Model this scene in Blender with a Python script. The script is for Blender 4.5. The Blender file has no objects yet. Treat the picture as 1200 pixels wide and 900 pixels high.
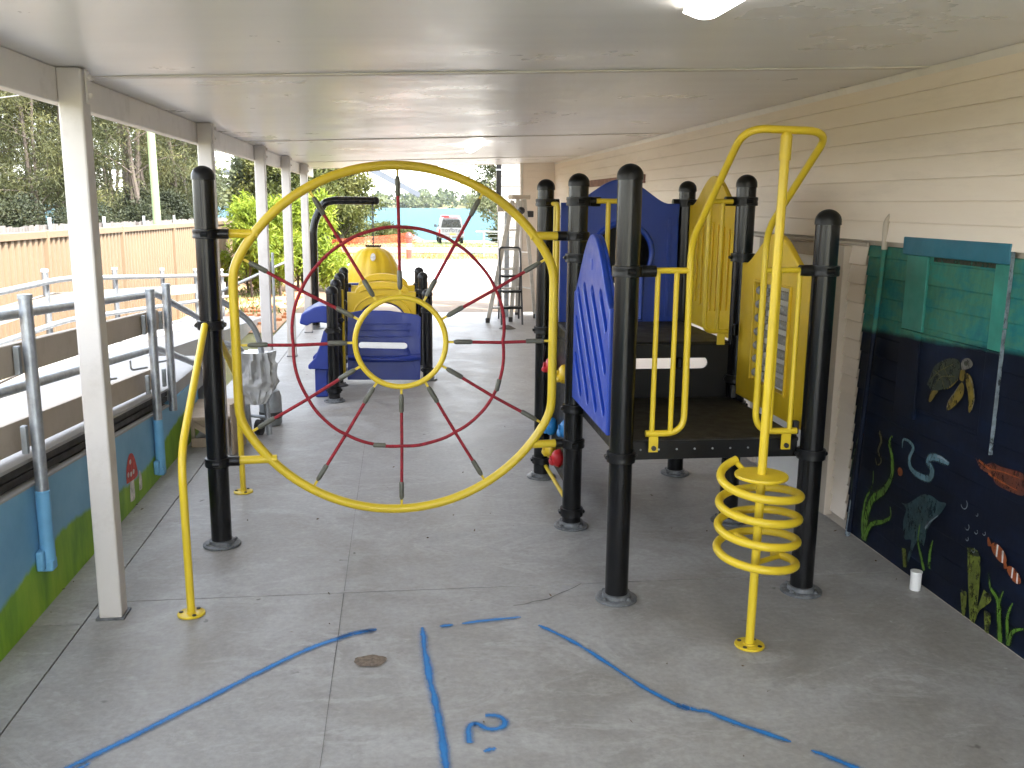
import bpy, bmesh, math, random
from mathutils import Vector, Matrix, noise as mnoise
R = math.radians
C = bpy.context.scene.collection
sc = bpy.context.scene
rnd = random.Random(7)

# ---------------------------------------------------------------- materials
def new_mat(name):
    m = bpy.data.materials.new(name); m.use_nodes = True
    nt = m.node_tree; b = nt.nodes['Principled BSDF']
    return m, nt, b
def N(nt, t, **k):
    n = nt.nodes.new(t)
    for a, v in k.items(): setattr(n, a, v)
    return n
def noise(nt, scale, detail=4, rough=.55, vec=None, dist=0.0, stretch=None):
    n = N(nt, 'ShaderNodeTexNoise'); n.inputs['Scale'].default_value = scale
    n.inputs['Detail'].default_value = detail; n.inputs['Roughness'].default_value = rough
    n.inputs['Distortion'].default_value = dist
    if vec is None:
        vec = N(nt, 'ShaderNodeTexCoord').outputs['Object']
    if stretch:
        mp = N(nt, 'ShaderNodeMapping'); mp.inputs['Scale'].default_value = stretch
        nt.links.new(vec, mp.inputs['Vector']); vec = mp.outputs['Vector']
    nt.links.new(vec, n.inputs['Vector'])
    return n.outputs['Fac']
def ramp(nt, fac, stops):
    r = N(nt, 'ShaderNodeValToRGB'); e = r.color_ramp.elements
    while len(e) < len(stops): e.new(.5)
    for i, (p, c) in enumerate(stops):
        e[i].position = p
        e[i].color = (c, c, c, 1) if isinstance(c, (int, float)) else (*c, 1)
    nt.links.new(fac, r.inputs['Fac'])
    return r.outputs['Color']
def mix(nt, fac, a, b, mode='MIX'):
    n = N(nt, 'ShaderNodeMix', data_type='RGBA', blend_type=mode)
    for sock, v in ((n.inputs['Factor'], fac), (n.inputs['A'], a), (n.inputs['B'], b)):
        if isinstance(v, (int, float)): sock.default_value = v
        elif isinstance(v, tuple): sock.default_value = (*v[:3], 1)
        else: nt.links.new(v, sock)
    return n.outputs['Result']
def math_n(nt, op, a, b=0.0, c=0.0, clamp=False):
    n = N(nt, 'ShaderNodeMath', operation=op, use_clamp=clamp)
    for i, v in enumerate((a, b, c)):
        if isinstance(v, (int, float)): n.inputs[i].default_value = v
        else: nt.links.new(v, n.inputs[i])
    return n.outputs[0]
def bump(nt, b, h, strength=.2, dist=.01):
    n = N(nt, 'ShaderNodeBump'); n.inputs['Strength'].default_value = strength
    n.inputs['Distance'].default_value = dist
    nt.links.new(h, n.inputs['Height']); nt.links.new(n.outputs['Normal'], b.inputs['Normal'])

def pm(name, col, rough=.5, var=.12, scale=6, bmp=0, bscale=60, metal=0, coat=0, stretch=None, dirt=None, dirt_amt=.25, spec=None, rv=1.0):
    m, nt, b = new_mat(name)
    f = noise(nt, scale, 5, .6, stretch=stretch)
    lo = tuple(c * (1 - var) for c in col); hi = tuple(min(1, c * (1 + var)) for c in col)
    c = ramp(nt, f, [(.3, lo), (.7, hi)])
    if dirt:
        g = noise(nt, scale * 2.3, 8, .7)
        gf = ramp(nt, g, [(.52, 0.0), (.72, dirt_amt)])
        c = mix(nt, gf, c, dirt)
    nt.links.new(c, b.inputs['Base Color'])
    rr = ramp(nt, noise(nt, scale * 3.1, 4), [(.3, max(.03, rough - .08 * rv)), (.7, min(1, rough + .1 * rv))])
    nt.links.new(rr, b.inputs['Roughness'])
    b.inputs['Metallic'].default_value = metal
    if spec is not None: b.inputs['Specular IOR Level'].default_value = spec
    if coat: b.inputs['Coat Weight'].default_value = coat
    if bmp: bump(nt, b, noise(nt, bscale, 6, .6), bmp, .004)
    return m

M = {}
M['yellow'] = pm('yellow_powdercoat', (.63, .455, .022), .38, .06, 3, .05, 180, dirt=(.3, .22, .06), dirt_amt=.2)
M['yellow_plastic'] = pm('yellow_plastic', (.66, .44, .014), .42, .07, 4, .1, 220, dirt=(.35, .25, .06), dirt_amt=.22)
M['blue_plastic'] = pm('blue_plastic', (.010, .048, .35), .36, .1, 4, .1, 240, dirt=(.05, .09, .32), dirt_amt=.3)
M['black_post'] = pm('black_post_paint', (.006, .006, .0065), .22, .15, 5, 0, 90, spec=.35, rv=.25)
M['black_plastic'] = pm('black_plastic', (.007, .007, .0075), .36, .2, 12, spec=.3)
M['deck'] = pm('rubber_coated_deck', (.022, .020, .018), .6, .35, 5, .3, 130, dirt=(.075, .067, .057), dirt_amt=.5)
M['rope'] = pm('red_rope', (.25, .012, .020), .8, .35, 60, .6, 260)
M['ferrule'] = pm('grey_ferrule', (.10, .10, .075), .5, .2, 20)
M['galv'] = pm('galvanised_steel', (.34, .36, .38), .42, .22, 22, .1, 60, metal=.75)
M['galv_dull'] = pm('dull_galvanised_steel', (.30, .32, .33), .5, .2, 15, metal=.5)
M['flange'] = pm('worn_grey_flange', (.11, .115, .12), .45, .5, 30, dirt=(.25, .25, .25), dirt_amt=.6)
M['white_paint'] = pm('old_white_paint', (.70, .665, .62), .5, .05, 3, .08, 40, dirt=(.33, .29, .24), dirt_amt=.28)
M['post_paint'] = pm('cream_post_paint', (.54, .505, .47), .45, .05, 3, .08, 40, dirt=(.28, .24, .19), dirt_amt=.25)
M['beige_board'] = pm('beige_board_paint', (.44, .38, .31), .6, .06, 3, .06, 50, dirt=(.26, .2, .14), dirt_amt=.3)
M['bench_blue'] = pm('deep_blue_plastic', (.006, .026, .22), .4, .1, 4, .1, 240, dirt=(.03, .05, .22), dirt_amt=.25)
M['red_plastic'] = pm('red_plastic', (.5, .02, .025), .4, .1, 9)
M['sky_plastic'] = pm('light_blue_plastic', (.015, .19, .48), .4, .1, 9)
M['alum'] = pm('aluminium', (.52, .49, .44), .45, .12, 14, metal=.25)
M['steel_dark'] = pm('dark_steel', (.03, .03, .032), .4, .3, 12)
M['ply'] = pm('weathered_plywood', (.36, .28, .2), .75, .2, 6, .2, 60, stretch=(1, 8, 1))
M['grey_bead'] = pm('grey_bead_plastic', (.28, .27, .25), .45, .12, 30)
M['pole_green'] = pm('pale_green_pole_paint', (.16, .215, .105), .6, .1, 3)
M['litter'] = pm('dry_leaf_brown', (.12, .075, .04), .8, .5, 30)
M['terracotta'] = pm('orange_clay', (.42, .16, .06), .9, .3, 6, .5, 20)
M['white_plastic'] = pm('white_plastic', (.75, .74, .72), .4, .03, 5)
M['paling'] = pm('grey_paling_timber', (.12, .11, .1), .85, .3, 5, .2, 40, stretch=(1, 1, .1))
M['far_white'] = pm('bridge_concrete', (.065, .07, .08), .8, .06, .05)
M['sign_brown'] = pm('faded_brown_sign', (.21, .1, .075), .7, .25, 9)

def floor_material():
    m, nt, b = new_mat('smooth_worn_concrete')
    big = noise(nt, .55, 6, .6, dist=.6)
    mid = noise(nt, 2.6, 8, .65, dist=1.2)
    fine = noise(nt, 38, 6, .7)
    c = ramp(nt, big, [(.28, (.32, .303, .28)), (.5, (.40, .388, .37)), (.75, (.47, .462, .448))])
    c = mix(nt, .75, c, ramp(nt, mid, [(.3, (.29, .277, .255)), (.52, (.41, .40, .382)), (.72, (.50, .494, .482))]))
    # pale trowel marks and scuffs
    sw = noise(nt, 1.3, 7, .72, dist=2.6, stretch=(1, 1.9, 1))
    c = mix(nt, ramp(nt, sw, [(.54, 0.0), (.60, .5), (.66, 0.0)]), c, (.53, .525, .51))
    sw2 = noise(nt, 6, 5, .7, dist=1.5, stretch=(1, 4, 1))
    c = mix(nt, ramp(nt, sw2, [(.58, 0.0), (.70, .5)]), c, (.50, .495, .48))
    # brown staining
    st = noise(nt, .9, 6, .7, dist=.8)
    c = mix(nt, ramp(nt, st, [(.47, 0.0), (.68, .6)]), c, (.26, .23, .19))
    # small dark spots and chips
    v = N(nt, 'ShaderNodeTexVoronoi'); v.inputs['Scale'].default_value = 5.5
    tc = N(nt, 'ShaderNodeTexCoord'); nz = N(nt, 'ShaderNodeTexNoise'); nz.inputs['Scale'].default_value = 14
    nt.links.new(tc.outputs['Object'], nz.inputs['Vector'])
    ad = N(nt, 'ShaderNodeMix', data_type='RGBA', blend_type='ADD'); ad.inputs['Factor'].default_value = .12
    nt.links.new(tc.outputs['Object'], ad.inputs['A']); nt.links.new(nz.outputs['Color'], ad.inputs['B'])
    nt.links.new(ad.outputs['Result'], v.inputs['Vector'])
    sp = ramp(nt, v.outputs['Distance'], [(.05, .8), (.10, 0.0)])
    keep = ramp(nt, noise(nt, 2.1, 3), [(.52, 0.0), (.6, 1.0)])
    c = mix(nt, math_n(nt, 'MULTIPLY', sp, keep), c, (.07, .06, .05))
    v2 = N(nt, 'ShaderNodeTexVoronoi'); v2.inputs['Scale'].default_value = 9
    nt.links.new(ad.outputs['Result'], v2.inputs['Vector'])
    sp2 = ramp(nt, v2.outputs['Distance'], [(.03, .8), (.07, 0.0)])
    c = mix(nt, math_n(nt, 'MULTIPLY', sp2, ramp(nt, noise(nt, 1.4, 3), [(.55, 0.0), (.62, 1.0)])), c, (.55, .55, .54))
    c = mix(nt, .5, c, ramp(nt, fine, [(.3, .17), (.7, .40)]), 'OVERLAY')
    nt.links.new(c, b.inputs['Base Color'])
    rr = ramp(nt, mid, [(.3, .42), (.7, .62)])
    nt.links.new(rr, b.inputs['Roughness'])
    bump(nt, b, math_n(nt, 'ADD', fine, mid), .12, .004)
    return m
M['floor'] = floor_material()

def ceiling_material():
    m, nt, b = new_mat('glossy_white_ceiling_paint')
    streak = noise(nt, 1.2, 4, .5, stretch=(.4, 4.5, 1))
    f = noise(nt, 1.6, 5, .6)
    c = mix(nt, .5, ramp(nt, f, [(.3, (.78, .765, .75)), (.7, (.85, .84, .83))]), ramp(nt, streak, [(.3, (.76, .745, .73)), (.7, (.87, .86, .85))]))
    nt.links.new(c, b.inputs['Base Color'])
    nt.links.new(ramp(nt, f, [(.3, .24), (.7, .4)]), b.inputs['Roughness'])
    h = noise(nt, 2.2, 2, .4, stretch=(.5, 3.2, 1))
    bump(nt, b, h, .07, .02)
    return m
M['ceiling'] = ceiling_material()

def siding_material(name, a, bb):
    m, nt, b = new_mat(name)
    f = noise(nt, 1.5, 6, .65, stretch=(1, .5, 2.5))
    c = ramp(nt, f, [(.3, a), (.7, bb)])
    g = ramp(nt, noise(nt, 5, 7, .7, stretch=(1, .25, 1.5)), [(.54, 0.0), (.75, .3)])
    c = mix(nt, g, c, tuple(v * .62 for v in a))
    # rows of dust that collect on the laps, broken up along their length
    nt.links.new(c, b.inputs['Base Color'])
    b.inputs['Roughness'].default_value = .5
    bump(nt, b, noise(nt, 30, 4), .06, .003)
    return m
M['siding'] = siding_material('cream_siding_paint', (.76, .655, .55), (.81, .725, .635))
M['siding_white'] = siding_material('pale_siding_paint', (.27, .26, .245), (.31, .30, .285))

def ocean_material():
    m, nt, b = new_mat('ocean_mural_paint')
    tc = N(nt, 'ShaderNodeTexCoord'); sep = N(nt, 'ShaderNodeSeparateXYZ'); nt.links.new(tc.outputs['Object'], sep.inputs[0])
    z, y = sep.outputs['Z'], sep.outputs['Y']
    n1 = noise(nt, 3.2, 6, .65, stretch=(1, 1, 2.2)); n2 = noise(nt, 11, 5, .6, stretch=(1, 3, .8))
    teal = ramp(nt, n1, [(.32, (.008, .085, .13)), (.45, (.016, .16, .16)), (.55, (.065, .185, .11)), (.64, (.028, .21, .17)), (.74, (.008, .14, .20))])
    teal = mix(nt, .35, teal, ramp(nt, n2, [(.35, (.008, .08, .09)), (.7, (.05, .20, .15))]))
    navy = ramp(nt, n1, [(.3, (.0016, .003, .008)), (.55, (.003, .006, .017)), (.75, (.0035, .011, .034))])
    # water line: rises a little to the right, brushed edge
    ln = math_n(nt, 'MULTIPLY_ADD', y, -.05, 1.318)
    zz = math_n(nt, 'SUBTRACT', math_n(nt, 'ADD', z, math_n(nt, 'MULTIPLY', math_n(nt, 'SUBTRACT', n1, .5), .05)), ln)
    f = ramp(nt, math_n(nt, 'ADD', zz, .5), [(.485, 0.0), (.512, 1.0)])
    c = mix(nt, f, navy, teal)
    nt.links.new(c, b.inputs['Base Color']); b.inputs['Roughness'].default_value = .6; b.inputs['Specular IOR Level'].default_value = .18
    bump(nt, b, n2, .2, .004)
    return m
M['ocean'] = ocean_material()
M['ocean_head'] = pm('blue_green_trim_paint', (.008, .12, .18), .5, .15, 5, .1, 30)
M['ocean_jamb'] = pm('sea_green_trim_paint', (.025, .20, .16), .5, .22, 6, .1, 30)
def meadow_material():
    m, nt, b = new_mat('meadow_mural_paint')
    tc = N(nt, 'ShaderNodeTexCoord'); sep = N(nt, 'ShaderNodeSeparateXYZ'); nt.links.new(tc.outputs['Object'], sep.inputs[0])
    z, y = sep.outputs['Z'], sep.outputs['Y']
    n1 = noise(nt, 2.2, 5, .6); n2 = noise(nt, 14, 5, .6, stretch=(1, 1, .4))
    blue = ramp(nt, n1, [(.3, (.12, .30, .47)), (.5, (.16, .36, .53)), (.7, (.20, .42, .58))])
    green = ramp(nt, noise(nt, 3, 5, .6, stretch=(1, 2, .6)), [(.3, (.10, .24, .012)), (.5, (.20, .38, .016)), (.7, (.30, .46, .03))])
    # rolling hill line
    w1 = math_n(nt, 'SINE', math_n(nt, 'MULTIPLY_ADD', y, 2.6, 3.3))
    ln = math_n(nt, 'MULTIPLY_ADD', w1, .055, .20)
    zz = math_n(nt, 'ADD', math_n(nt, 'SUBTRACT', z, ln), math_n(nt, 'MULTIPLY', math_n(nt, 'SUBTRACT', n2, .5), .05))
    f = ramp(nt, math_n(nt, 'ADD', zz, .5), [(.488, 0.0), (.512, 1.0)])
    nt.links.new(mix(nt, f, green, blue), b.inputs['Base Color']); b.inputs['Roughness'].default_value = .55
    bump(nt, b, n2, .15, .004)
    return m
M['meadow'] = meadow_material()
M['sleeve'] = pm('blue_painted_steel', (.13, .34, .54), .5, .15, 8, .1, 40)

def paint_mat():
    # sprayed line: solid along the middle, speckled overspray at the edges (UV runs across the strip)
    m, nt, b = new_mat('blue_spray_paint')
    uv = N(nt, 'ShaderNodeUVMap'); sep = N(nt, 'ShaderNodeSeparateXYZ'); nt.links.new(uv.outputs['UV'], sep.inputs[0])
    v = math_n(nt, 'ABSOLUTE', math_n(nt, 'MULTIPLY_ADD', sep.outputs['Y'], 2, -1))
    a = math_n(nt, 'SUBTRACT', 1.0, v)
    a = math_n(nt, 'ADD', a, math_n(nt, 'MULTIPLY', math_n(nt, 'SUBTRACT', noise(nt, 130, 4, .7), .5), .55))
    a = math_n(nt, 'ADD', a, math_n(nt, 'MULTIPLY', math_n(nt, 'SUBTRACT', noise(nt, 8, 3), .5), .7))
    al = ramp(nt, a, [(.16, 0.0), (.42, .12), (.66, .5), (.92, .93)])
    nt.links.new(al, b.inputs['Alpha'])
    nt.links.new(ramp(nt, noise(nt, 20, 4), [(.3, (.006, .15, .42)), (.7, (.01, .20, .53))]), b.inputs['Base Color'])
    b.inputs['Roughness'].default_value = .6
    return m
M['spray'] = paint_mat()

def ground_material():
    m, nt, b = new_mat('dry_lawn_and_dirt')
    n1 = noise(nt, .22, 6, .65); n2 = noise(nt, 3, 6, .7)
    c = ramp(nt, n1, [(.35, (.20, .16, .07)), (.5, (.17, .165, .05)), (.65, (.11, .135, .035))])
    c = mix(nt, .4, c, ramp(nt, n2, [(.3, (.09, .085, .035)), (.7, (.22, .19, .09))]))
    nt.links.new(c, b.inputs['Base Color']); b.inputs['Roughness'].default_value = .95
    bump(nt, b, n2, .6, .03)
    return m
M['ground'] = ground_material()
M['dirt'] = pm('bare_orange_dirt', (.36, .21, .11), .95, .25, 2.2, .5, 18)
M['grass_blade'] = pm('grass_green', (.11, .15, .035), .8, .4, 1.5)
M['slab_white'] = pm('new_pale_concrete', (.36, .345, .33), .75, .06, .8, .1, 30, dirt=(.32, .27, .22), dirt_amt=.3)
M['slab_tan'] = pm('tan_stained_concrete', (.15, .105, .064), .8, .08, .9, .1, 30, dirt=(.17, .14, .11), dirt_amt=.4)
M['asphalt'] = pm('worn_asphalt', (.075, .075, .078), .85, .15, 1.5, .2, 40)
def water_mat():
    m, nt, b = new_mat('lake_water')
    b.inputs['Base Color'].default_value = (.055, .098, .115, 1)
    b.inputs['Roughness'].default_value = .35; b.inputs['Specular IOR Level'].default_value = 0.0
    bump(nt, b, noise(nt, .5, 6, .6, stretch=(1, 2.2, 1)), .9, .3)
    return m
M['water'] = water_mat()

def leaf_mat(name, cols, scale=.9, trans=.35):
    m, nt, b = new_mat(name)
    n1 = noise(nt, scale, 3, .6); n2 = noise(nt, scale * 14, 2)
    f = math_n(nt, 'ADD', math_n(nt, 'MULTIPLY', n1, .7), math_n(nt, 'MULTIPLY', n2, .3))
    c = ramp(nt, f, [(.36, cols[0]), (.5, cols[1]), (.64, cols[2])])
    nt.links.new(c, b.inputs['Base Color']); b.inputs['Roughness'].default_value = .6
    b.inputs['Specular IOR Level'].default_value = .25
    tr = N(nt, 'ShaderNodeBsdfTranslucent'); nt.links.new(c, tr.inputs['Color'])
    mx = N(nt, 'ShaderNodeMixShader'); mx.inputs[0].default_value = trans
    out = nt.nodes['Material Output']
    nt.links.new(b.outputs[0], mx.inputs[1]); nt.links.new(tr.outputs[0], mx.inputs[2]); nt.links.new(mx.outputs[0], out.inputs['Surface'])
    return m
M['leaf_olive'] = leaf_mat('she_oak_needles', [(.026, .033, .014), (.058, .064, .026), (.135, .13, .045)])
M['leaf_lime'] = leaf_mat('lime_leaves', [(.08, .125, .010), (.15, .20, .016), (.24, .26, .03)], 1.6, .4)
M['leaf_mid'] = leaf_mat('yellow_green_leaves', [(.035, .046, .012), (.072, .08, .02), (.125, .12, .034)], .5)
M['leaf_dark'] = leaf_mat('dark_shrub_leaves', [(.012, .016, .008), (.024, .03, .014), (.05, .055, .025)], 1.2, .2)
M['leaf_grey'] = leaf_mat('grey_green_leaves', [(.06, .075, .045), (.11, .125, .065), (.18, .19, .095)], .7)
M['leaf_far'] = leaf_mat('far_shore_leaves', [(.04, .06, .03), (.07, .09, .04), (.11, .125, .055)], .03)
M['bark'] = pm('grey_brown_bark', (.07, .055, .043), .9, .35, 5, .5, 25, stretch=(1, 1, .25))
M['bark_pale'] = pm('pale_bark', (.24, .2, .16), .9, .3, 5, .4, 25, stretch=(1, 1, .25))
def mesh_fence_mat():
    m, nt, b = new_mat('orange_barrier_mesh')
    b.inputs['Base Color'].default_value = (.70, .13, .055, 1); b.inputs['Roughness'].default_value = .5
    tc = N(nt, 'ShaderNodeTexCoord'); sep = N(nt, 'ShaderNodeSeparateXYZ'); nt.links.new(tc.outputs['Object'], sep.inputs[0])
    def tri(s, k):
        fr = math_n(nt, 'FRACT', math_n(nt, 'MULTIPLY', s, k)); return math_n(nt, 'ABSOLUTE', math_n(nt, 'SUBTRACT', fr, .5))
    hole = math_n(nt, 'MULTIPLY', math_n(nt, 'LESS_THAN', tri(sep.outputs['X'], 30), .43), math_n(nt, 'LESS_THAN', tri(sep.outputs['Z'], 45), .44))
    nt.links.new(math_n(nt, 'SUBTRACT', 1.0, hole), b.inputs['Alpha'])
    return m
M['barrier'] = mesh_fence_mat()
def tarp_mat():
    m, nt, b = new_mat('crumpled_silver_tarp')
    nt.links.new(ramp(nt, noise(nt, 5, 4, .6), [(.35, (.30, .30, .295)), (.6, (.46, .46, .45))]), b.inputs['Base Color'])
    b.inputs['Roughness'].default_value = .32
    bump(nt, b, noise(nt, 14, 3, .5), .35, .01)
    return m
M['tarp'] = tarp_mat()
def lamp_mat():
    m, nt, b = new_mat('lit_lamp_diffuser')
    b.inputs['Base Color'].default_value = (.8, .78, .72, 1)
    b.inputs['Emission Color'].default_value = (1, .97, .92, 1); b.inputs['Emission Strength'].default_value = 1.5
    b.inputs['Roughness'].default_value = .4
    return m
M['lamp'] = lamp_mat()
def simple(name, col, rough=.5, metal=0):
    return pm(name, col, rough, .08, 6, metal=metal)
M['car_paint'] = simple('silver_car_paint', (.15, .155, .16), .35, .1)
M['glass_dark'] = simple('dark_car_glass', (.012, .014, .016), .08)
M['tyre'] = simple('tyre_rubber', (.012, .012, .012), .8)
M['tail_red'] = simple('red_tail_lamp', (.45, .01, .012), .25)
M['plate_yellow'] = simple('yellow_number_plate', (.62, .48, .03), .5)
M['chrome'] = simple('chrome', (.6, .6, .6), .2, .9)
M['bar_grey'] = simple('grey_bumper_plastic', (.10, .10, .10), .6)
M['letter_dark'] = simple('dark_lettering', (.05, .05, .055), .5)
M['joint'] = pm('dirty_slab_joint', (.035, .032, .03), .9, .4, 12)
M['chip'] = pm('exposed_aggregate', (.17, .13, .095), .9, .5, 60, .6, 90)
M['fence_metal'] = pm('cream_fence_steel', (.185, .128, .076), .55, .04, 1.2, dirt=(.17, .115, .068), dirt_amt=.2)
M['dark_slat'] = pm('dark_timber_beam', (.02, .017, .015), .7, .3, 5, .2, 40, stretch=(1, .2, 6))  # near-black colour carries the shade of the gap below the ramp slab
M['ramp_slab'] = pm('pale_ramp_concrete', (.33, .325, .315), .8, .08, 3, .1, 40)
for nm, col in dict(p_eel=(.10, .19, .23), p_weed=(.09, .2, .012), p_weed_dim=(.02, .07, .02), p_olive=(.07, .065, .012), p_orange=(.30, .07, .012),
                    p_ray=(.018, .05, .06), p_pale=(.22, .27, .31), p_coral=(.11, .025, .012), p_shell=(.014, .022, .010), p_gold=(.16, .11, .006),
                    p_sponge=(.14, .17, .02), p_sponge_dark=(.02, .025, .01), p_grey=(.15, .14, .12), p_white=(.55, .53, .5), p_red=(.42, .03, .02)).items():
    M[nm] = pm(nm.replace('p_', 'mural_') + '_paint', tuple(c * .72 for c in col) if nm not in ('p_white', 'p_red') else col, .55, .5, 22)
    if nm not in ('p_white', 'p_red'):
        nt_ = M[nm].node_tree   # dry brush: the boards show through the thin paint in places
        nt_.links.new(ramp(nt_, noise(nt_, 34, 6, .75, stretch=(1, 1, .5)), [(.34, .15), (.48, .95)]), nt_.nodes['Principled BSDF'].inputs['Alpha'])
        lk = nt_.nodes['Principled BSDF'].inputs['Alpha'].links[0]; src = lk.from_socket; nt_.links.remove(lk)
        uv_ = N(nt_, 'ShaderNodeUVMap'); sp_ = N(nt_, 'ShaderNodeSeparateXYZ'); nt_.links.new(uv_.outputs['UV'], sp_.inputs[0])
        ed_ = math_n(nt_, 'SUBTRACT', 1.0, math_n(nt_, 'ABSOLUTE', math_n(nt_, 'MULTIPLY_ADD', sp_.outputs['Y'], 2, -1)))
        ed_ = math_n(nt_, 'ADD', ed_, math_n(nt_, 'MULTIPLY', math_n(nt_, 'SUBTRACT', noise(nt_, 60, 4, .7), .5), .5))
        nt_.links.new(math_n(nt_, 'MULTIPLY', src, ramp(nt_, ed_, [(.05, 0.0), (.5, 1.0)])), nt_.nodes['Principled BSDF'].inputs['Alpha'])

# ---------------------------------------------------------------- mesh builder
def V(*a): return Vector(a)
def frame_of(d):
    d = d.normalized(); up = V(0, 0, 1) if abs(d.z) < .92 else V(1, 0, 0)
    s = d.cross(up).normalized(); return s, s.cross(d).normalized()
def fillet(pts, r, n=6):
    pts = [Vector(p) for p in pts]; out = [pts[0]]
    for i in range(1, len(pts) - 1):
        a, b, c = pts[i - 1], pts[i], pts[i + 1]
        d1, d2 = (a - b), (c - b); rr = min(r, d1.length * .49, d2.length * .49)
        p, q = b + d1.normalized() * rr, b + d2.normalized() * rr
        for k in range(n + 1):
            t = k / n; out.append(p * (1 - t) ** 2 + b * 2 * t * (1 - t) + q * t * t)
    out.append(pts[-1]); return out
class MB:
    def __init__(s): s.v = []; s.f = []; s.uv = None
    def add(s, vs, fs):
        o = len(s.v); s.v += [tuple(p) for p in vs]; s.f += [tuple(i + o for i in f) for f in fs]; return s
    def box(s, c, d, rot=None):
        x, y, z = (k / 2 for k in d); c = Vector(c)
        vs = [V(a, b, e) for a in (-x, x) for b in (-y, y) for e in (-z, z)]
        if rot is not None:
            m = rot if isinstance(rot, Matrix) else Matrix.Rotation(rot, 3, 'Z')
            vs = [m @ p for p in vs]
        return s.add([c + p for p in vs], [(0, 1, 3, 2), (4, 6, 7, 5), (0, 4, 5, 1), (2, 3, 7, 6), (0, 2, 6, 4), (1, 5, 7, 3)])
    def span(s, a, b):
        return s.box([(p + q) / 2 for p, q in zip(a, b)], [abs(q - p) for p, q in zip(a, b)])
    def bar(s, a, b, w, h, up=None):
        a, b = Vector(a), Vector(b); d = (b - a).normalized()
        u = Vector(up) if up is not None else V(0, 0, 1)
        x = d.cross(u).normalized(); z = x.cross(d).normalized()
        m = Matrix((x, d, z)).transposed()
        return s.box((a + b) / 2, (w, (b - a).length, h), m)
    def tube(s, path, r, n=14, closed=False, cap=True):
        P = [Vector(p) for p in path]; L = len(P)
        rs = r if isinstance(r, (list, tuple)) else [r] * L
        T = []
        for i in range(L):
            if closed: t = P[(i + 1) % L] - P[i - 1]
            else: t = P[min(i + 1, L - 1)] - P[max(i - 1, 0)]
            T.append(t.normalized())
        S, U = frame_of(T[0]); vs = []
        for i in range(L):
            if i:
                ax = T[i - 1].cross(T[i])
                if ax.length > 1e-6:
                    q = Matrix.Rotation(T[i - 1].angle(T[i]), 3, ax.normalized()); S = q @ S
                S = (S - T[i] * S.dot(T[i])).normalized(); U = S.cross(T[i]).normalized()
            for k in range(n):
                a = 2 * math.pi * k / n; vs.append(P[i] + (S * math.cos(a) + U * math.sin(a)) * rs[i])
        fs = []
        for i in range(L if closed else L - 1):
            j = (i + 1) % L
            for k in range(n):
                k2 = (k + 1) % n; fs.append((i * n + k, i * n + k2, j * n + k2, j * n + k))
        if cap and not closed:
            fs.append(tuple(range(n))[::-1]); fs.append(tuple((L - 1) * n + k for k in range(n)))
        return s.add(vs, [f[::-1] for f in fs])
    def lathe(s, prof, c=(0, 0, 0), n=28, mod=0.0):
        c = Vector(c); vs = []; fs = []
        for (r, z) in prof:
            for k in range(n):
                a = 2 * math.pi * k / n; q = r * (1 - mod * (k % 2)); vs.append(c + V(q * math.cos(a), q * math.sin(a), z))
        for i in range(len(prof) - 1):
            for k in range(n):
                k2 = (k + 1) % n; fs.append((i * n + k, i * n + k2, (i + 1) * n + k2, (i + 1) * n + k))
        fs.append(tuple(range(n))[::-1]); fs.append(tuple((len(prof) - 1) * n + k for k in range(n)))
        return s.add(vs, fs)
    def ball(s, c, r, n=14, sc=(1, 1, 1)):
        m = n // 2; c = Vector(c); vs = [c + V(0, 0, -r * sc[2])]; fs = []
        for i in range(1, m):
            p = -math.pi / 2 + math.pi * i / m
            for k in range(n):
                a = 2 * math.pi * k / n
                vs.append(c + V(r * math.cos(p) * math.cos(a) * sc[0], r * math.cos(p) * math.sin(a) * sc[1], r * math.sin(p) * sc[2]))
        vs.append(c + V(0, 0, r * sc[2]))
        for k in range(n): fs.append((0, 1 + (k + 1) % n, 1 + k))
        for i in range(m - 2):
            for k in range(n):
                a = 1 + i * n; fs.append((a + k, a + (k + 1) % n, a + n + (k + 1) % n, a + n + k))
        a = 1 + (m - 2) * n; t = len(vs) - 1
        for k in range(n): fs.append((a + k, a + (k + 1) % n, t))
        return s.add(vs, fs)
    def prism(s, poly, axis, a, b):
        # poly: (u,v) outline; axis 'x' -> (y,z), 'y' -> (x,z), 'z' -> (x,y)
        def pt(u, v, w): return (w, u, v) if axis == 'x' else (u, w, v) if axis == 'y' else (u, v, w)
        n = len(poly); vs = [pt(u, v, a) for u, v in poly] + [pt(u, v, b) for u, v in poly]
        fs = [tuple(range(n))[::-1], tuple(range(n, 2 * n))] + [(i, (i + 1) % n, n + (i + 1) % n, n + i) for i in range(n)]
        return s.add(vs, fs)
    def strip(s, pts, w, z):
        # flat strip lying on the floor with UV across it
        P = [V(p[0], p[1], 0) for p in pts]; o = len(s.v); L = len(P); acc = 0; us = []
        for i, p in enumerate(P):
            t = (P[min(i + 1, L - 1)] - P[max(i - 1, 0)]).normalized(); nn = V(-t.y, t.x, 0)
            ww = w[i] if isinstance(w, list) else w
            s.v += [(p.x + nn.x * ww / 2, p.y + nn.y * ww / 2, z), (p.x - nn.x * ww / 2, p.y - nn.y * ww / 2, z)]
            if i: acc += (P[i] - P[i - 1]).length
            us.append(acc)
        if s.uv is None: s.uv = {}
        for i in range(L):
            s.uv[o + 2 * i] = (us[i], 1.0); s.uv[o + 2 * i + 1] = (us[i], 0.0)
        s.f += [(o + 2 * i, o + 2 * i + 1, o + 2 * i + 3, o + 2 * i + 2) for i in range(L - 1)]
        return s
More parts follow.
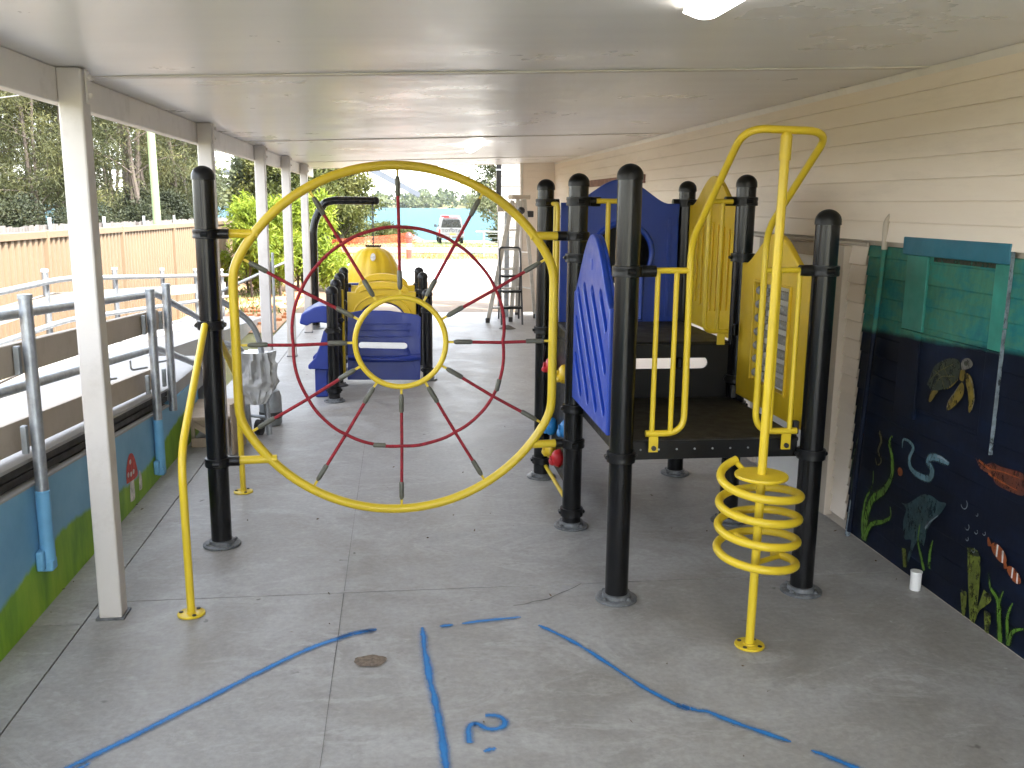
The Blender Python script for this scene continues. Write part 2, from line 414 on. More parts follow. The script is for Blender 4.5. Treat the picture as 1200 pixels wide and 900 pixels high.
    def build(s, name, mat, parent=None, smooth=True, bevel=0, angle=38, at=None):
        me = bpy.data.meshes.new(name); vs = s.v
        if at is not None: vs = [(x - at[0], y - at[1], z - at[2]) for x, y, z in vs]
        me.from_pydata(vs, [], s.f)
        if s.uv is None and mat.name.startswith('mural_'): s.uv = {i: (0, .5) for i in range(len(vs))}
        if s.uv is not None:
            u = me.uv_layers.new(name='UVMap')
            for lp in me.loops: u.data[lp.index].uv = s.uv[lp.vertex_index]
        if smooth is not None and len(s.f) < 60000:
            b = bmesh.new(); b.from_mesh(me); bmesh.ops.recalc_face_normals(b, faces=b.faces); b.to_mesh(me); b.free()
        me.materials.append(mat)
        if smooth:
            me.shade_smooth(); me.set_sharp_from_angle(angle=R(angle))
        o = bpy.data.objects.new(name, me); C.objects.link(o)
        if at is not None: o.location = at
        if parent is not None:
            o.parent = parent
            loc = parent.location if parent.parent is None else Vector((0, 0, 0))
            o.matrix_parent_inverse = Matrix.Translation(-loc)
        if bevel:
            md = o.modifiers.new('edge', 'BEVEL'); md.width = bevel; md.segments = 2; md.limit_method = 'ANGLE'; md.angle_limit = R(40)
        return o
def islands(mb):
    par = list(range(len(mb.v)))
    def find(i):
        while par[i] != i: par[i] = par[par[i]]; i = par[i]
        return i
    for f in mb.f:
        a = find(f[0])
        for i in f[1:]: par[find(i)] = a
    groups = {}
    for f in mb.f: groups.setdefault(find(f[0]), []).append(f)
    for fs in groups.values():
        ids = sorted({i for f in fs for i in f}); mp = {i: k for k, i in enumerate(ids)}
        q = MB(); q.v = [mb.v[i] for i in ids]; q.f = [tuple(mp[i] for i in f) for f in fs]; yield q
def each(mb, name, mat, parent, **k):
    for q in islands(mb): o = q.build(name, mat, parent, **k)
    return o
def thing(name, label, cat, loc=(0, 0, 0), group=None):
    o = bpy.data.objects.new(name, None); C.objects.link(o); o.location = loc
    o.empty_display_size = .1
    o['label'] = label; o['category'] = cat
    if group: o['group'] = group
    return o
def tag(o, label, cat, group=None):
    o['label'] = label; o['category'] = cat
    if group: o['group'] = group
    return o
def struct(o): o['kind'] = 'structure'; return o
def stuff(o): o['kind'] = 'stuff'; return o
def dup(root, loc, rotz=0, scale=1, label=None):
    r = root.copy(); C.objects.link(r); r.location = loc; r.rotation_euler = (0, 0, rotz); r.scale = (scale,) * 3
    if label: r['label'] = label
    for ch in list(root.children):
        c = ch.copy(); C.objects.link(c); c.parent = r
        for g in list(ch.children):
            d = g.copy(); C.objects.link(d); d.parent = c
    return r
def panel(outline, holes, thick, bev, mapf, mb):
    # plate with holes and rounded edges: filled 2D curve turned into mesh and mapped to the world
    cu = bpy.data.curves.new('panel_outline', 'CURVE'); cu.dimensions = '2D'; cu.fill_mode = 'BOTH'
    cu.extrude = thick / 2 - bev; cu.bevel_depth = bev; cu.bevel_resolution = 1; cu.offset = -bev
    for pts in [outline] + holes:
        sp = cu.splines.new('POLY'); sp.points.add(len(pts) - 1); sp.use_cyclic_u = True
        for p, q in zip(sp.points, pts): p.co = (q[0], q[1], 0, 1)
    o = bpy.data.objects.new('panel_outline', cu); C.objects.link(o)
    dg = bpy.context.evaluated_depsgraph_get(); me = bpy.data.meshes.new_from_object(o.evaluated_get(dg))
    mb.add([mapf(*v.co) for v in me.vertices], [tuple(p.vertices) for p in me.polygons])
    bpy.data.objects.remove(o); bpy.data.curves.remove(cu); bpy.data.meshes.remove(me)
    return mb
def stadium(c, L, w, ang, n=8):
    out = []; ca, sa = math.cos(ang), math.sin(ang)
    for sgn in (1, -1):
        for k in range(n + 1):
            a = -math.pi / 2 + math.pi * k / n
            x, y = sgn * (L / 2 - w / 2 + w / 2 * math.cos(a)), sgn * w / 2 * math.sin(a)
            out.append((c[0] + x * ca - y * sa, c[1] + x * sa + y * ca))
    return out
def bell(u0, u1, z0, zs, zt, n=28, inset=.06, p=1.7, rc=.02):
    out = [(u0, z0), (u1, z0), (u1, zs)]
    w = u1 - u0
    for k in range(n + 1):
        t = k / n; out.append((u1 - inset * w - t * w * (1 - 2 * inset), zs + (zt - zs) * math.sin(math.pi * t) ** p))
    out.append((u0, zs)); return out
SKY, SUN, EXPO, HAZE = .15, 2.0, 3.45, .00008

# ================================================================ SETTING
WX = 2.355                      # face of the house wall
def ground_z(x, y):
    z = -.03
    if y > 36: z = -.03 - .035 * (y - 36)
    if y > 62: z = -.94
    if y > 67: z = -.94 - .3 * (y - 67)
    z = max(z, -2.5)
    if y > 520: z = min(3.5, -2.5 + .16 * (y - 520))
    if x < -9 and y < 60: z += .12 * mnoise.noise(V(x * .2, y * .2, 0))
    return z
xs = [-1500, -700, -400, -250, -150, -100, -70, -50, -40, -30, -24, -18, -14, -11, -9, -7, -5.5, -4, -3, -2, -1, 0, 2, 4, 6, 9, 12, 16, 22, 30, 45, 70, 110, 200, 400, 800, 1500]
ys = [-60, -25, -12, -6, -2.6, 0, 4, 8, 12, 15, 18, 21, 24, 27, 30, 33, 36, 40, 45, 50, 56, 62, 64.5, 67, 68, 69, 70, 72, 75, 90, 150, 300, 500, 520, 535, 560, 620, 900, 1800]
g = MB(); g.v = [(x, y, ground_z(x, y)) for y in ys for x in xs]
nx = len(xs); g.f = [(j * nx + i, j * nx + i + 1, (j + 1) * nx + i + 1, (j + 1) * nx + i) for j in range(len(ys) - 1) for i in range(nx - 1)]
struct(g.build('ground', M['ground']))
wl = MB(); wl.add([(-900, 67, -1.35), (900, 67, -1.35), (900, 560, -1.35), (-900, 560, -1.35)], [(0, 1, 2, 3)])
struct(wl.build('lake_water', M['water'], smooth=False))

# concrete floor: three pours parted by real joints
floor = MB()
def slab(x0, y0, x1, y1): floor.span((x0, y0, -.15), (x1, y1, 0))
slab(-1.295, -5.6, 2.6, 3.905); slab(-1.295, 3.912, 2.6, 14.6)
fl = struct(floor.build('concrete_floor', M['floor'], smooth=False))
pa = MB(); pa.span((-1.62, -5.6, -.15), (-1.303, 3.70, -.002)); pa.span((-1.62, 3.706, -.15), (-1.303, 8.0, -.002)); pa.span((-1.62, 8.006, -.15), (-1.303, 14.6, -.002))
struct(pa.build('edge_path', M['floor'], smooth=False))
# painted setting-out lines on the floor
def wob(pts, n=14, a=.006):
    out = []
    for i in range(len(pts) - 1):
        for k in range(n):
            t = k / n; x = pts[i][0] * (1 - t) + pts[i + 1][0] * t; y = pts[i][1] * (1 - t) + pts[i + 1][1] * t
            out.append((x + a * mnoise.noise(V(x * 5, y * 5, 1)), y + a * mnoise.noise(V(x * 5, y * 5, 9))))
    out.append(pts[-1]); return out
def smooth_pts(pts, n=8):
    P = [V(*p) for p in pts]; out = []
    for i in range(len(P) - 1):
        a, b, c, d = P[max(i - 1, 0)], P[i], P[i + 1], P[min(i + 2, len(P) - 1)]
        for k in range(n):
            t = k / n; out.append(.5 * ((2 * b) + (c - a) * t + (2 * a - 5 * b + 4 * c - d) * t * t + (3 * b - a - 3 * c + d) * t ** 3))
    out.append(P[-1]); return [tuple(p) for p in out]
lines = [([(-1.04, 2.645), (-1.0, 2.70), (-.80, 2.915), (-.55, 3.20), (-.36, 3.39), (-.22, 3.485), (-.11, 3.53)], .040),
         ([(-.27, 3.46), (-.19, 3.515), (-.11, 3.515)], .030),
         ([(-1.06, 2.62), (-1.0, 2.66), (-.96, 2.70)], .030),
         ([(.074, 3.53), (.083, 3.2), (.105, 2.9), (.121, 2.579), (.128, 2.3)], .040),
         ([(.145, 3.532), (.20, 3.536)], .032), ([(.235, 3.545), (.36, 3.567), (.485, 3.578)], .034),
         ([(.545, 3.50), (.65, 3.36), (.75, 3.17), (.86, 2.95), (.93, 2.84), (.965, 2.805)], .032),
         ([(.93, 2.85), (.99, 2.80), (1.03, 2.785), (1.12, 2.69), (1.235, 2.585)], .036),
         ([(1.285, 2.535), (1.35, 2.46), (1.42, 2.37)], .038)]
for pts, w in lines:
    P_ = wob(smooth_pts([(a, b, 0) for a, b in pts], 5), 2); m = MB(); n_ = len(P_)
    m.strip(P_, [w * 1.65 * min(1, .35 + .65 * min(i, n_ - 1 - i) / 3) for i in range(n_)], .004)
    m.build('painted_line', M['spray'], fl, smooth=None)
m = MB()
m.strip(smooth_pts([(.205, 2.685, 0), (.203, 2.725, 0), (.208, 2.775, 0), (.224, 2.796, 0), (.243, 2.79, 0), (.262, 2.766, 0), (.285, 2.757, 0), (.312, 2.764, 0), (.327, 2.785, 0), (.326, 2.815, 0), (.305, 2.838, 0), (.268, 2.842, 0)]), .06, .004)
m.strip([(.242, 2.640, 0), (.252, 2.641, 0), (.262, 2.642, 0), (.276, 2.643, 0), (.286, 2.644, 0)], [.02, .05, .06, .05, .02], .004)
m.build('painted_question_mark', M['spray'], fl, smooth=None)
# chipped patch of exposed aggregate and a hairline crack
ch = MB(); pts = []
for k in range(26):
    a = 2 * math.pi * k / 26; q = 1 + .22 * mnoise.noise(V(math.cos(a) * 1.7, math.sin(a) * 1.7, 3)); pts.append((-.128 + .062 * q * math.cos(a), 3.268 + .045 * q * math.sin(a), .003))
ch.add(pts, [tuple(range(26))]); ch.build('chipped_patch', M['chip'], fl, smooth=None)
def crack(pts, w):
    m = MB(); P = smooth_pts([(a, b, 0) for a, b in pts], 10)
    k_ = .012 if len(pts) > 2 else .003
    P = [(x + k_ * mnoise.noise(V(x * 17, y * 17, 4)), y + k_ * mnoise.noise(V(x * 17, y * 17, 8)), 0) for x, y, _ in P]
    m.strip(P, [w * (.4 + .8 * abs(mnoise.noise(V(p[0] * 9, p[1] * 9, 2)))) for p in P], .0025); m.build('crack', M['joint'], fl, smooth=None)
crack([(.47, 3.70), (.60, 3.74), (.72, 3.83), (.81, 3.90)], .006)
crack([(-.262, 3.9), (-.262, 2.3)], .0022)
crack([(-.262, 3.92), (-.262, 6.6)], .0016)

# sunlit slabs beyond the roof, road and verge
m = MB(); m.span((-1.62, 14.606, -.15), (7.5, 20.4, -.004)); struct(m.build('tan_pavement', M['slab_tan'], smooth=False))
m = MB(); m.span((-1.62, 20.406, -.15), (7.5, 28.2, -.002)); struct(m.build('white_pavement', M['slab_white'], smooth=False))
m = MB(); yy = [32.3, 34, 36, 38.2]; vs = []
for y in yy: vs += [(-120, y, ground_z(0, y) + .02), (120, y, ground_z(0, y) + .02)]
m.add(vs, [(2 * i, 2 * i + 1, 2 * i + 3, 2 * i + 2) for i in range(3)]); struct(m.build('road', M['asphalt'], smooth=False))
m = MB(); m.add([(-9, 12.5, -.016), (-1.66, 12.5, -.016), (-1.66, 29, -.016), (-7, 29, -.016)], [(0, 1, 2, 3)]); struct(m.build('dirt_ground', M['dirt'], smooth=False))

# ================================================================ VERANDA
def ceil_z(x): return 2.312 - (WX - x) * .0375
roof = thing('veranda_roof', 'glossy white sloping veranda ceiling with beam along its open edge', 'roof', (0, 6, 2.3))
ye = [-2.6, .05, 4.03, 8.03, 12.03, 14.28]
x0, x1 = -1.36, WX - .002
m = MB()
for a, b in zip(ye[:-1], ye[1:]):
    n = 10; vs = []
    for j in range(n + 1):
        y = a + .002 + (b - a - .004) * j / n
        for x in (x0, -.4, .5, 1.4, x1): vs.append((x, y, ceil_z(x)))
    m.add(vs, [(j * 5 + i, j * 5 + i + 1, (j + 1) * 5 + i + 1, (j + 1) * 5 + i) for j in range(n) for i in range(4)])
m.build('ceiling', M['ceiling'], roof)
m = MB(); a, b = ceil_z(x0), ceil_z(x1)
m.add([(x, y, z) for y in (ye[0], ye[-1]) for x, z in ((x0, a + .06), (x1, b + .06), (x1, b + .16), (x0, a + .16))], [(0, 1, 2, 3), (7, 6, 5, 4), (0, 4, 5, 1), (3, 2, 6, 7), (0, 3, 7, 4), (1, 5, 6, 2)])
m.build('roof_sheet', M['white_paint'], roof, smooth=False)
for y in ye[1:-1]:
    m = MB(); m.bar((x0, y, ceil_z(x0) - .004), (x1 - .03, y, ceil_z(x1 - .03) - .004), .05, .007, (0, 0, 1)); m.build('cover_strip', M['white_paint'], roof, smooth=False, bevel=.002)
m = MB(); m.span((-1.30, ye[0], 2.05), (-1.245, ye[-1], ceil_z(-1.27) - .001)); m.build('edge_beam', M['white_paint'], roof, smooth=False, bevel=.004)
m = MB(); m.prism([(x0, a - .006), (x1, b - .006), (x1, b + .155), (x0, a + .155)], 'y', ye[-1] + .002, ye[-1] + .03); m.build('fascia', M['white_paint'], roof, smooth=False, bevel=.003)
m = MB(); m.prism([(WX - .036, ceil_z(WX - .036) - .002), (WX - .016, 2.268), (WX - .016, ceil_z(WX) - .002)], 'y', -5.2, 14.1); m.build('cornice', M['white_paint'], roof, smooth=False)
# posts
py = [3.775, 6.2, 8.55, 10.45, 12.4]
posttxt = ['thick white post nearest the camera, its foot beside the yellow leg', 'white veranda post half hidden behind the tall black post on the left', 'white veranda post seen through the left side of the rope wheel',
           'slim white veranda post with dark edge, second from the far end', 'farthest slim white veranda post, beside the bent black pole']
for k, y in enumerate(py):
    p = thing('roof_post', posttxt[k], 'post', (-1.2, y, 0), 'white posts holding up the veranda edge')
    m = MB(); m.span((-1.245, y - .045, .002), (-1.155, y + .045, ceil_z(-1.2) - .003)); m.build('shaft', M['post_paint'], p, smooth=False, bevel=.008)
    m = MB(); m.span((-1.153, y - .012, ceil_z(-1.15) - .13), (-1.147, y + .03, ceil_z(-1.15) - .01))
    for dz in (.035, .1): m.tube([(-1.15, y + .012, ceil_z(-1.15) - dz), (-1.134, y + .012, ceil_z(-1.15) - dz)], .010, 6)
    m.build('bracket', M['white_paint'], p, smooth=False)
    m = MB(); m.span((-1.256, y - .054, .0005), (-1.144, y + .054, .009)); m.build('foot_plate', M['flange'], p, smooth=False)
# ceiling lamps
def lamp(x, ya, yb, label):
    z = ceil_z(x) - .002; t = thing('ceiling_light', label, 'ceiling light', (x, ya, z))
    m = MB(); m.span((x - .035, ya + .02, z - .022), (x + .035, yb - .02, z)); m.build('base_tray', M['white_plastic'], t, smooth=False, bevel=.004)
    prof = [(.054 * math.cos(a), -.018 - .034 * math.sin(a)) for a in [math.pi * k / 12 for k in range(13)]]
    m = MB(); L = yb - ya; rows = []
    for j in range(15):
        f = j / 14; e = min(f, 1 - f) * L; sc = min(1, (.15 + e / .05)) if e < .05 else 1
        rows.append([(x + u * (.55 + .45 * sc), ya + f * L, z - .018 + (w + .018) * sc) for u, w in prof])
    vs = [p for r_ in rows for p in r_]; n = 13
    fs = [(j * n + i, j * n + i + 1, (j + 1) * n + i + 1, (j + 1) * n + i) for j in range(14) for i in range(n - 1)]
    fs += [tuple(range(n)), tuple(14 * n + i for i in range(n))[::-1]]
    m.add(vs, fs); m.build('diffuser', M['lamp'], t)
lamp(.84, 1.45, 2.70, 'long lit batten light on the ceiling, cut off at the photo top')
lamp(.72, 8.5, 9.65, 'small bright batten light far along the ceiling above the ladder')

# ================================================================ HOUSE WALL
house = thing('house_wall', 'cream weatherboard house wall with ocean mural on its lower boards', 'wall', (WX, 6, 0))
def siding(name, mat, y0, y1, z0, z1, x, parent, pitch=.0965, lap=.009, holes=None):
    m = MB(); z = z0; prof = []
    while z < z1 - 1e-4:
        t = min(z + pitch, z1); prof += [(x - lap, z), (x - lap * .35, z + (t - z) * .93), (x - .0005, t - .001)]
        z = t
    ya = y0; n = max(1, int((y1 - y0) / 2.2)); ys_ = [y0 + (y1 - y0) * k / n for k in range(n + 1)]
    L = len(prof)
    vs = [(px, y, pz) for y in ys_ for px, pz in prof]
    m.add(vs, [(j * L + i, j * L + i + 1, (j + 1) * L + i + 1, (j + 1) * L + i) for j in range(n) for i in range(L - 1)])
    m.span((x, y0, z0), (x + .08, y1, z1))
    return m.build(name, mat, parent, smooth=False)
siding('upper_boards', M['siding'], -5.2, 14.1, 1.537, 2.36, WX - .016, house)
siding('lower_boards', M['siding'], 4.463, 14.1, .06, 1.505, WX, house, lap=.019)
m = MB(); m.span((WX - .018, 4.47, 1.5065), (WX - .001, 14.1, 1.525)); m.span((WX + .012, -5.2, 1.49), (WX + .06, 14.1, 1.56)); m.build('joining_strip', M['beige_board'], house, smooth=False, bevel=.003)
m = MB(); m.span((WX + .002, -5.2, -.02), (WX + .07, 14.1, .058)); m.build('footing', M['beige_board'], house, smooth=False)
siding('return_boards', M['siding'], 0, .5, .06, 2.33, 0, house)
rb = bpy.data.objects['return_boards']; rb.matrix_parent_inverse = Matrix.Translation((-WX, -6, 0)) @ Matrix.Translation((1.86, 14.10, 0)) @ Matrix.Rotation(R(90), 4, 'Z') @ Matrix.Translation((0, -.5, 0))
m = MB(); m.span((1.82, 14.09, .0), (1.855, 14.2, 2.33)); m.build('corner_trim', M['white_paint'], house, smooth=False, bevel=.004)
# mural on the lower boards
mural = siding('ocean_mural', M['ocean'], -5.2, 4.461, .012, 1.512, WX, house)
mural['label'] = 'ocean mural in teal above and navy below'
mx = WX - .004
def fx(): return mx
m = MB(); m.span((mx - .024, 3.330, 1.487), (mx, 4.105, 1.567)); m.build('hatch_head_trim', M['ocean_head'], mural, smooth=False, bevel=.004)
for ya, yb, nm in ((3.905, 4.075, 'a'), (3.335, 3.425, 'b')):
    m = MB(); m.span((mx - .014, ya, 1.145), (mx, yb, 1.485)); m.build('hatch_jamb_trim', M['ocean_jamb'], mural, smooth=False, bevel=.003)
    m = MB(); m.span((mx - .016, ya, .74), (mx, yb, 1.143)); m.build('hatch_jamb_trim', M['ocean'], mural, smooth=False, bevel=.003)
m = MB(); m.span((mx - .010, 3.427, .80), (mx, 3.903, 1.135)); m.build('hatch_board', M['ocean'], mural, smooth=False, bevel=.003)
m = MB(); m.span((mx - .006, 3.427, 1.466), (mx + .004, 3.87, 1.485)); m.build('dark_gap', M['p_sponge_dark'], mural, smooth=False)
m = MB(); m.span((mx - .018, 3.427, 1.128), (mx, 3.903, 1.143)); m.build('hatch_sill', M['ocean'], mural, smooth=False, bevel=.003)
for y, za, zb in ((3.331, 1.24, 1.56), (3.333, .73, 1.235)):
    m = MB(); m.span((mx - .019, y - .0015, za), (mx - .002, y + .001, zb)); m.build('bare_edge_strip', M['p_pale'], mural, smooth=False, bevel=.002)
MUR = {
'eel':[(3.975, 0.588), (3.973, 0.628), (3.93, 0.634), (3.884, 0.613), (3.908, 0.554), (3.884, 0.513), (3.814, 0.5), (3.735, 0.512), (3.718, 0.552), (3.754, 0.578), (3.743, 0.604), (3.69, 0.619), (3.599, 0.618)],
'weed0':[(4.383, 0.696), (4.353, 0.61), (4.41, 0.487), (4.436, 0.353), (4.413, 0.216)],
'weed1':[(4.244, 0.028), (4.251, 0.132), (4.21, 0.252), (4.107, 0.336), (4.047, 0.425), (4.053, 0.513), (4.092, 0.582), (4.071, 0.622)],
'weed2':[(4.265, 0.031), (4.281, 0.122), (4.268, 0.232), (4.214, 0.334), (4.216, 0.406)],
'weed3':[(4.238, 0.052), (4.19, 0.133), (4.082, 0.187), (4.023, 0.232), (4.031, 0.28)],
'seahorse':[(4.193, 0.616), (4.166, 0.573), (4.186, 0.517), (4.15, 0.476), (4.184, 0.446), (4.208, 0.475)],
'ray':[(3.94, 0.33), (3.889, 0.342), (3.828, 0.386), (3.769, 0.426), (3.707, 0.44), (3.643, 0.433), (3.591, 0.441), (3.62, 0.39), (3.673, 0.335), (3.71, 0.275), (3.728, 0.193), (3.772, 0.205), (3.805, 0.154), (3.834, 0.074), (3.846, 0.089), (3.827, 0.184), (3.886, 0.172), (3.909, 0.252), (3.893, 0.312)],
'raybelly':[(3.727, 0.279), (3.701, 0.316), (3.64, 0.37)],
'g1':[(3.855, 0.041), (3.878, 0.126)],
'g2':[(3.702, 0.088), (3.736, 0.142), (3.772, 0.205), (3.769, 0.283)],
'g3':[(3.666, 0.113), (3.671, 0.186), (3.658, 0.248)],
'coral':[(3.43, 0.704), (3.385, 0.675), (3.312, 0.704), (3.262, 0.702), (3.12, 0.711), (3.107, 0.637), (3.175, 0.623), (3.273, 0.625), (3.316, 0.653), (3.382, 0.659)],
'sp1':[(3.412, 0.311), (3.322, 0.3), (3.307, 0.041), (3.346, 0.023)],
'sp2':[(3.424, 0.103), (3.384, 0.121), (3.379, 0.028), (3.399, 0.019)],
'sp3':[(3.276, 0.181), (3.223, 0.159), (3.289, 0.083), (3.306, 0.035), (3.307, 0.068)],
'sp4':[(3.261, 0.096), (3.217, 0.097), (3.218, 0.017), (3.241, 0.016)],
'gr1':[(3.144, 0.016), (3.166, 0.107), (3.187, 0.175), (3.236, 0.205), (3.26, 0.26)],
'gr2':[(3.151, 0.05), (3.172, 0.169), (3.158, 0.226)],
'gr3':[(3.095, 0.026), (3.118, 0.13), (3.099, 0.202)],
'gr4':[(3.096, 0.032), (3.079, 0.091), (3.023, 0.131)],
'shell':[(3.801, 0.929), (3.782, 0.967), (3.76, 1.013), (3.721, 1.041), (3.655, 1.069), (3.601, 1.074), (3.571, 1.054), (3.575, 1.001), (3.61, 0.966), (3.653, 0.937), (3.714, 0.918), (3.764, 0.91)],
'head':[(3.566, 1.063), (3.549, 1.084), (3.512, 1.092), (3.486, 1.073), (3.499, 1.055), (3.529, 1.044), (3.554, 1.037)],
'neck':[(3.564, 1.035), (3.534, 1.037), (3.535, 1.001), (3.546, 0.99), (3.568, 0.998)],
'flip1':[(3.546, 0.986), (3.53, 0.973), (3.53, 0.933), (3.569, 0.888), (3.617, 0.851), (3.633, 0.858), (3.619, 0.898), (3.59, 0.933), (3.563, 0.971)],
'flip2':[(3.526, 1.026), (3.5, 1.027), (3.469, 0.993), (3.452, 0.937), (3.463, 0.887), (3.48, 0.875), (3.495, 0.944), (3.519, 0.988)],
'flip3':[(3.764, 0.906), (3.711, 0.917), (3.737, 0.882), (3.762, 0.855), (3.775, 0.861)],
'belly':[(3.653, 0.937), (3.598, 0.98), (3.574, 0.993), (3.596, 0.969), (3.633, 0.941)]}
xl = [WX - .014]
def nextx(on_hatch=False):
    xl[0] -= .00012
    return xl[0] - (.009 if on_hatch else 0)
def mstroke(keys, w, name, mat, hatch=False):
    # brush strokes: tapered ribbons of paint skin on the boards
    m = MB()
    for i, k in enumerate(keys):
        pts = smooth_pts([(a, b, 0) for a, b in (MUR[k] if isinstance(k, str) else k)], 6); L = len(pts); ww = w[i] if isinstance(w, list) else w
        x = nextx(hatch); o = len(m.v); m.uv = m.uv or {}
        for j in range(L): m.uv[o + 2 * j] = (0, 1.0); m.uv[o + 2 * j + 1] = (0, 0.0)
        for j, (y, z, _) in enumerate(pts):
            t = (V(*pts[min(j + 1, L - 1)]) - V(*pts[max(j - 1, 0)])).normalized(); f = j / (L - 1)
            h = ww(f) / 2 if callable(ww) else ww * (1 - .75 * f ** 1.5) / 2
            h *= 1.2 + .18 * mnoise.noise(V(y * 40, z * 40, i))
            m.v += [(x, y - t.y * h, max(.014, z + t.x * h)), (x, y + t.y * h, max(.014, z - t.x * h))]
        m.f += [(o + 2 * j, o + 2 * j + 1, o + 2 * j + 3, o + 2 * j + 2) for j in range(L - 1)]
    return m.build(name, M[mat], mural, smooth=None)
def mpoly(polys, name, mat, hatch=False):
    m = MB()
    for k in polys:
        pts = MUR[k] if isinstance(k, str) else k; pts = smooth_pts([(a, b, 0) for a, b in pts + pts[:1]], 4)[:-1]; x = nextx(hatch)
        m.add([(x, y, max(.014, z)) for y, z, _ in pts], [tuple(range(len(pts)))])
    return m.build(name, M[mat], mural, smooth=None)
def ell(c, a, b, ang=0, n=18):
    return [(c[0] + a * math.cos(t) * math.cos(ang) - b * math.sin(t) * math.sin(ang), c[1] + a * math.cos(t) * math.sin(ang) + b * math.sin(t) * math.cos(ang)) for t in [2 * math.pi * k / n for k in range(n)]]
mpoly(['ray'], 'painted_ray', 'p_ray'); mstroke(['raybelly'], .014, 'painted_ray_belly', 'p_pale')
mstroke(['eel'], lambda f: .010 + .03 * min(1, f * 1.6) - .018 * max(0, f - .9) * 10, 'painted_eel', 'p_eel')
mstroke([[(3.69, .626), (3.65, .628), (3.606, .62)]], .016, 'painted_eel_face', 'p_pale')
mstroke(['weed0'], .022, 'painted_seaweed', 'p_weed_dim')
mstroke(['weed1', 'weed2', 'weed3'], [.055, .028, .034], 'painted_seaweed', 'p_weed')
mstroke(['seahorse'], .026, 'painted_seahorse', 'p_olive')
mpoly([ell((3.973, .472), .022, .02)], 'painted_small_fish', 'p_orange')
mstroke(['g2', 'g3'], .026, 'painted_seaweed', 'p_weed'); mstroke(['g1'], lambda f: .04, 'painted_tube_sponge', 'p_sponge')
mpoly(['coral'], 'painted_coral', 'p_coral')
mstroke([[(3.40, .69), (3.33, .675), (3.25, .685), (3.14, .69)], [(3.33, .655), (3.25, .645), (3.15, .64)]], .014, 'painted_coral_streaks', 'p_orange')
mpoly(['sp1', 'sp2', 'sp3', 'sp4'], 'painted_tube_sponge', 'p_sponge'); mpoly([ell((3.367, .303), .042, .012, -.12), ell((3.405, .111), .018, .007, .4), ell((3.25, .168), .026, .008, -.4), ell((3.238, .096), .02, .007)], 'painted_sponge_mouth', 'p_sponge_dark')
mstroke(['gr1', 'gr2', 'gr3', 'gr4'], [.034, .022, .026, .028], 'painted_seaweed', 'p_weed')
for c, s_ in (((3.21, .363), 1), ((3.109, .313), .85)):
    mpoly([ell(c, .052 * s_, .028 * s_, .35), [(c[0] + .045 * s_, c[1] + .012), (c[0] + .075 * s_, c[1] + .04), (c[0] + .072 * s_, c[1] + .004)]], 'painted_clownfish', 'p_orange')
    mstroke([[(c[0] - .022 * s_, c[1] + .018 * s_), (c[0] - .026 * s_, c[1] - .03 * s_)], [(c[0] + .012 * s_, c[1] + .03 * s_), (c[0] + .012 * s_, c[1] - .02 * s_)]], lambda f: .008 * s_, 'painted_clownfish_bands', 'p_white')
bub = [(3.461, .484, .022), (3.425, .396, .014), (3.363, .397, .010), (3.312, .409, .009), (3.416, .347, .009), (3.369, .317, .012), (3.369, .468, .007)]
mstroke([[(y + r * math.cos(a), z + r * math.sin(a)) for a in [2.2 + 3.6 * k / 8 for k in range(9)]] for y, z, r in bub], lambda f: .005, 'painted_bubbles', 'p_pale')
mpoly(['flip3', 'belly'], 'painted_turtle_belly', 'p_gold', True); mpoly(['shell'], 'painted_turtle_shell', 'p_shell', True)
mstroke([[(3.78, .95), (3.72, 1.0), (3.62, 1.05)], [(3.74, .93), (3.70, .98), (3.60, 1.0)], [(3.76, 1.0), (3.70, .98), (3.66, .93)], [(3.70, 1.04), (3.66, 1.0), (3.61, .965)]], lambda f: .006, 'painted_shell_lines', 'p_olive', True)
mpoly(['neck', 'flip1', 'flip2'], 'painted_turtle_flippers', 'p_gold', True); mpoly(['head'], 'painted_turtle_head', 'p_grey', True)
mstroke([[(3.565, .968), (3.592, .93), (3.622, .895), (3.634, .86)], [(3.50, 1.02), (3.466, .98), (3.452, .93), (3.462, .885)]], lambda f: .005, 'painted_flipper_edges', 'p_grey', True)
mpoly([ell((3.532, 1.068), .014, .010)], 'painted_turtle_eye', 'p_sponge_dark', True)
# conduit, pipe stub, hatch door frame, brown sign
cp = thing('wall_conduit', 'thin wall pipe bent into the boards at its top, painted over below', 'pipe', (2.325, 4.33, 0))
m = MB(); m.tube(fillet([(2.335, 4.285, 1.50), (2.325, 4.272, 1.63), (2.345, 4.262, 1.665)], .05), .014, 10); m.build('bare_pipe', M['beige_board'], cp)
m = MB(); m.tube([(2.325, 4.375, .03), (2.328, 4.33, .75), (2.335, 4.285, 1.50)], .013, 10); m.build('painted_pipe', M['ocean'], cp)
m = MB(); m.tube([(2.324, 4.388, .004), (2.325, 4.368, .20)], .0138, 10); m.build('pipe_foot', M['p_pale'], cp)
tag(MB().tube([(2.30, 3.695, .002), (2.30, 3.695, .085)], .024, 14).tube([(2.30, 3.695, .085), (2.30, 3.695, .09)], .026, 14).build('pipe_stub', M['white_plastic']), 'short white pipe stub standing on the floor under the painted ray', 'pipe')
fr = thing('side_door', 'pale narrow-framed door panel in the wall behind the yellow abacus panel', 'door', (WX, 5.2, 0))
m = MB(); m.span((WX - .05, 4.635, .03), (WX - .002, 4.74, 1.50)); m.span((WX - .05, 5.70, .03), (WX - .002, 5.80, 1.50)); m.span((WX - .048, 4.742, 1.43), (WX - .002, 5.698, 1.498)); m.build('door_frame', M['beige_board'], fr, smooth=False, bevel=.004)
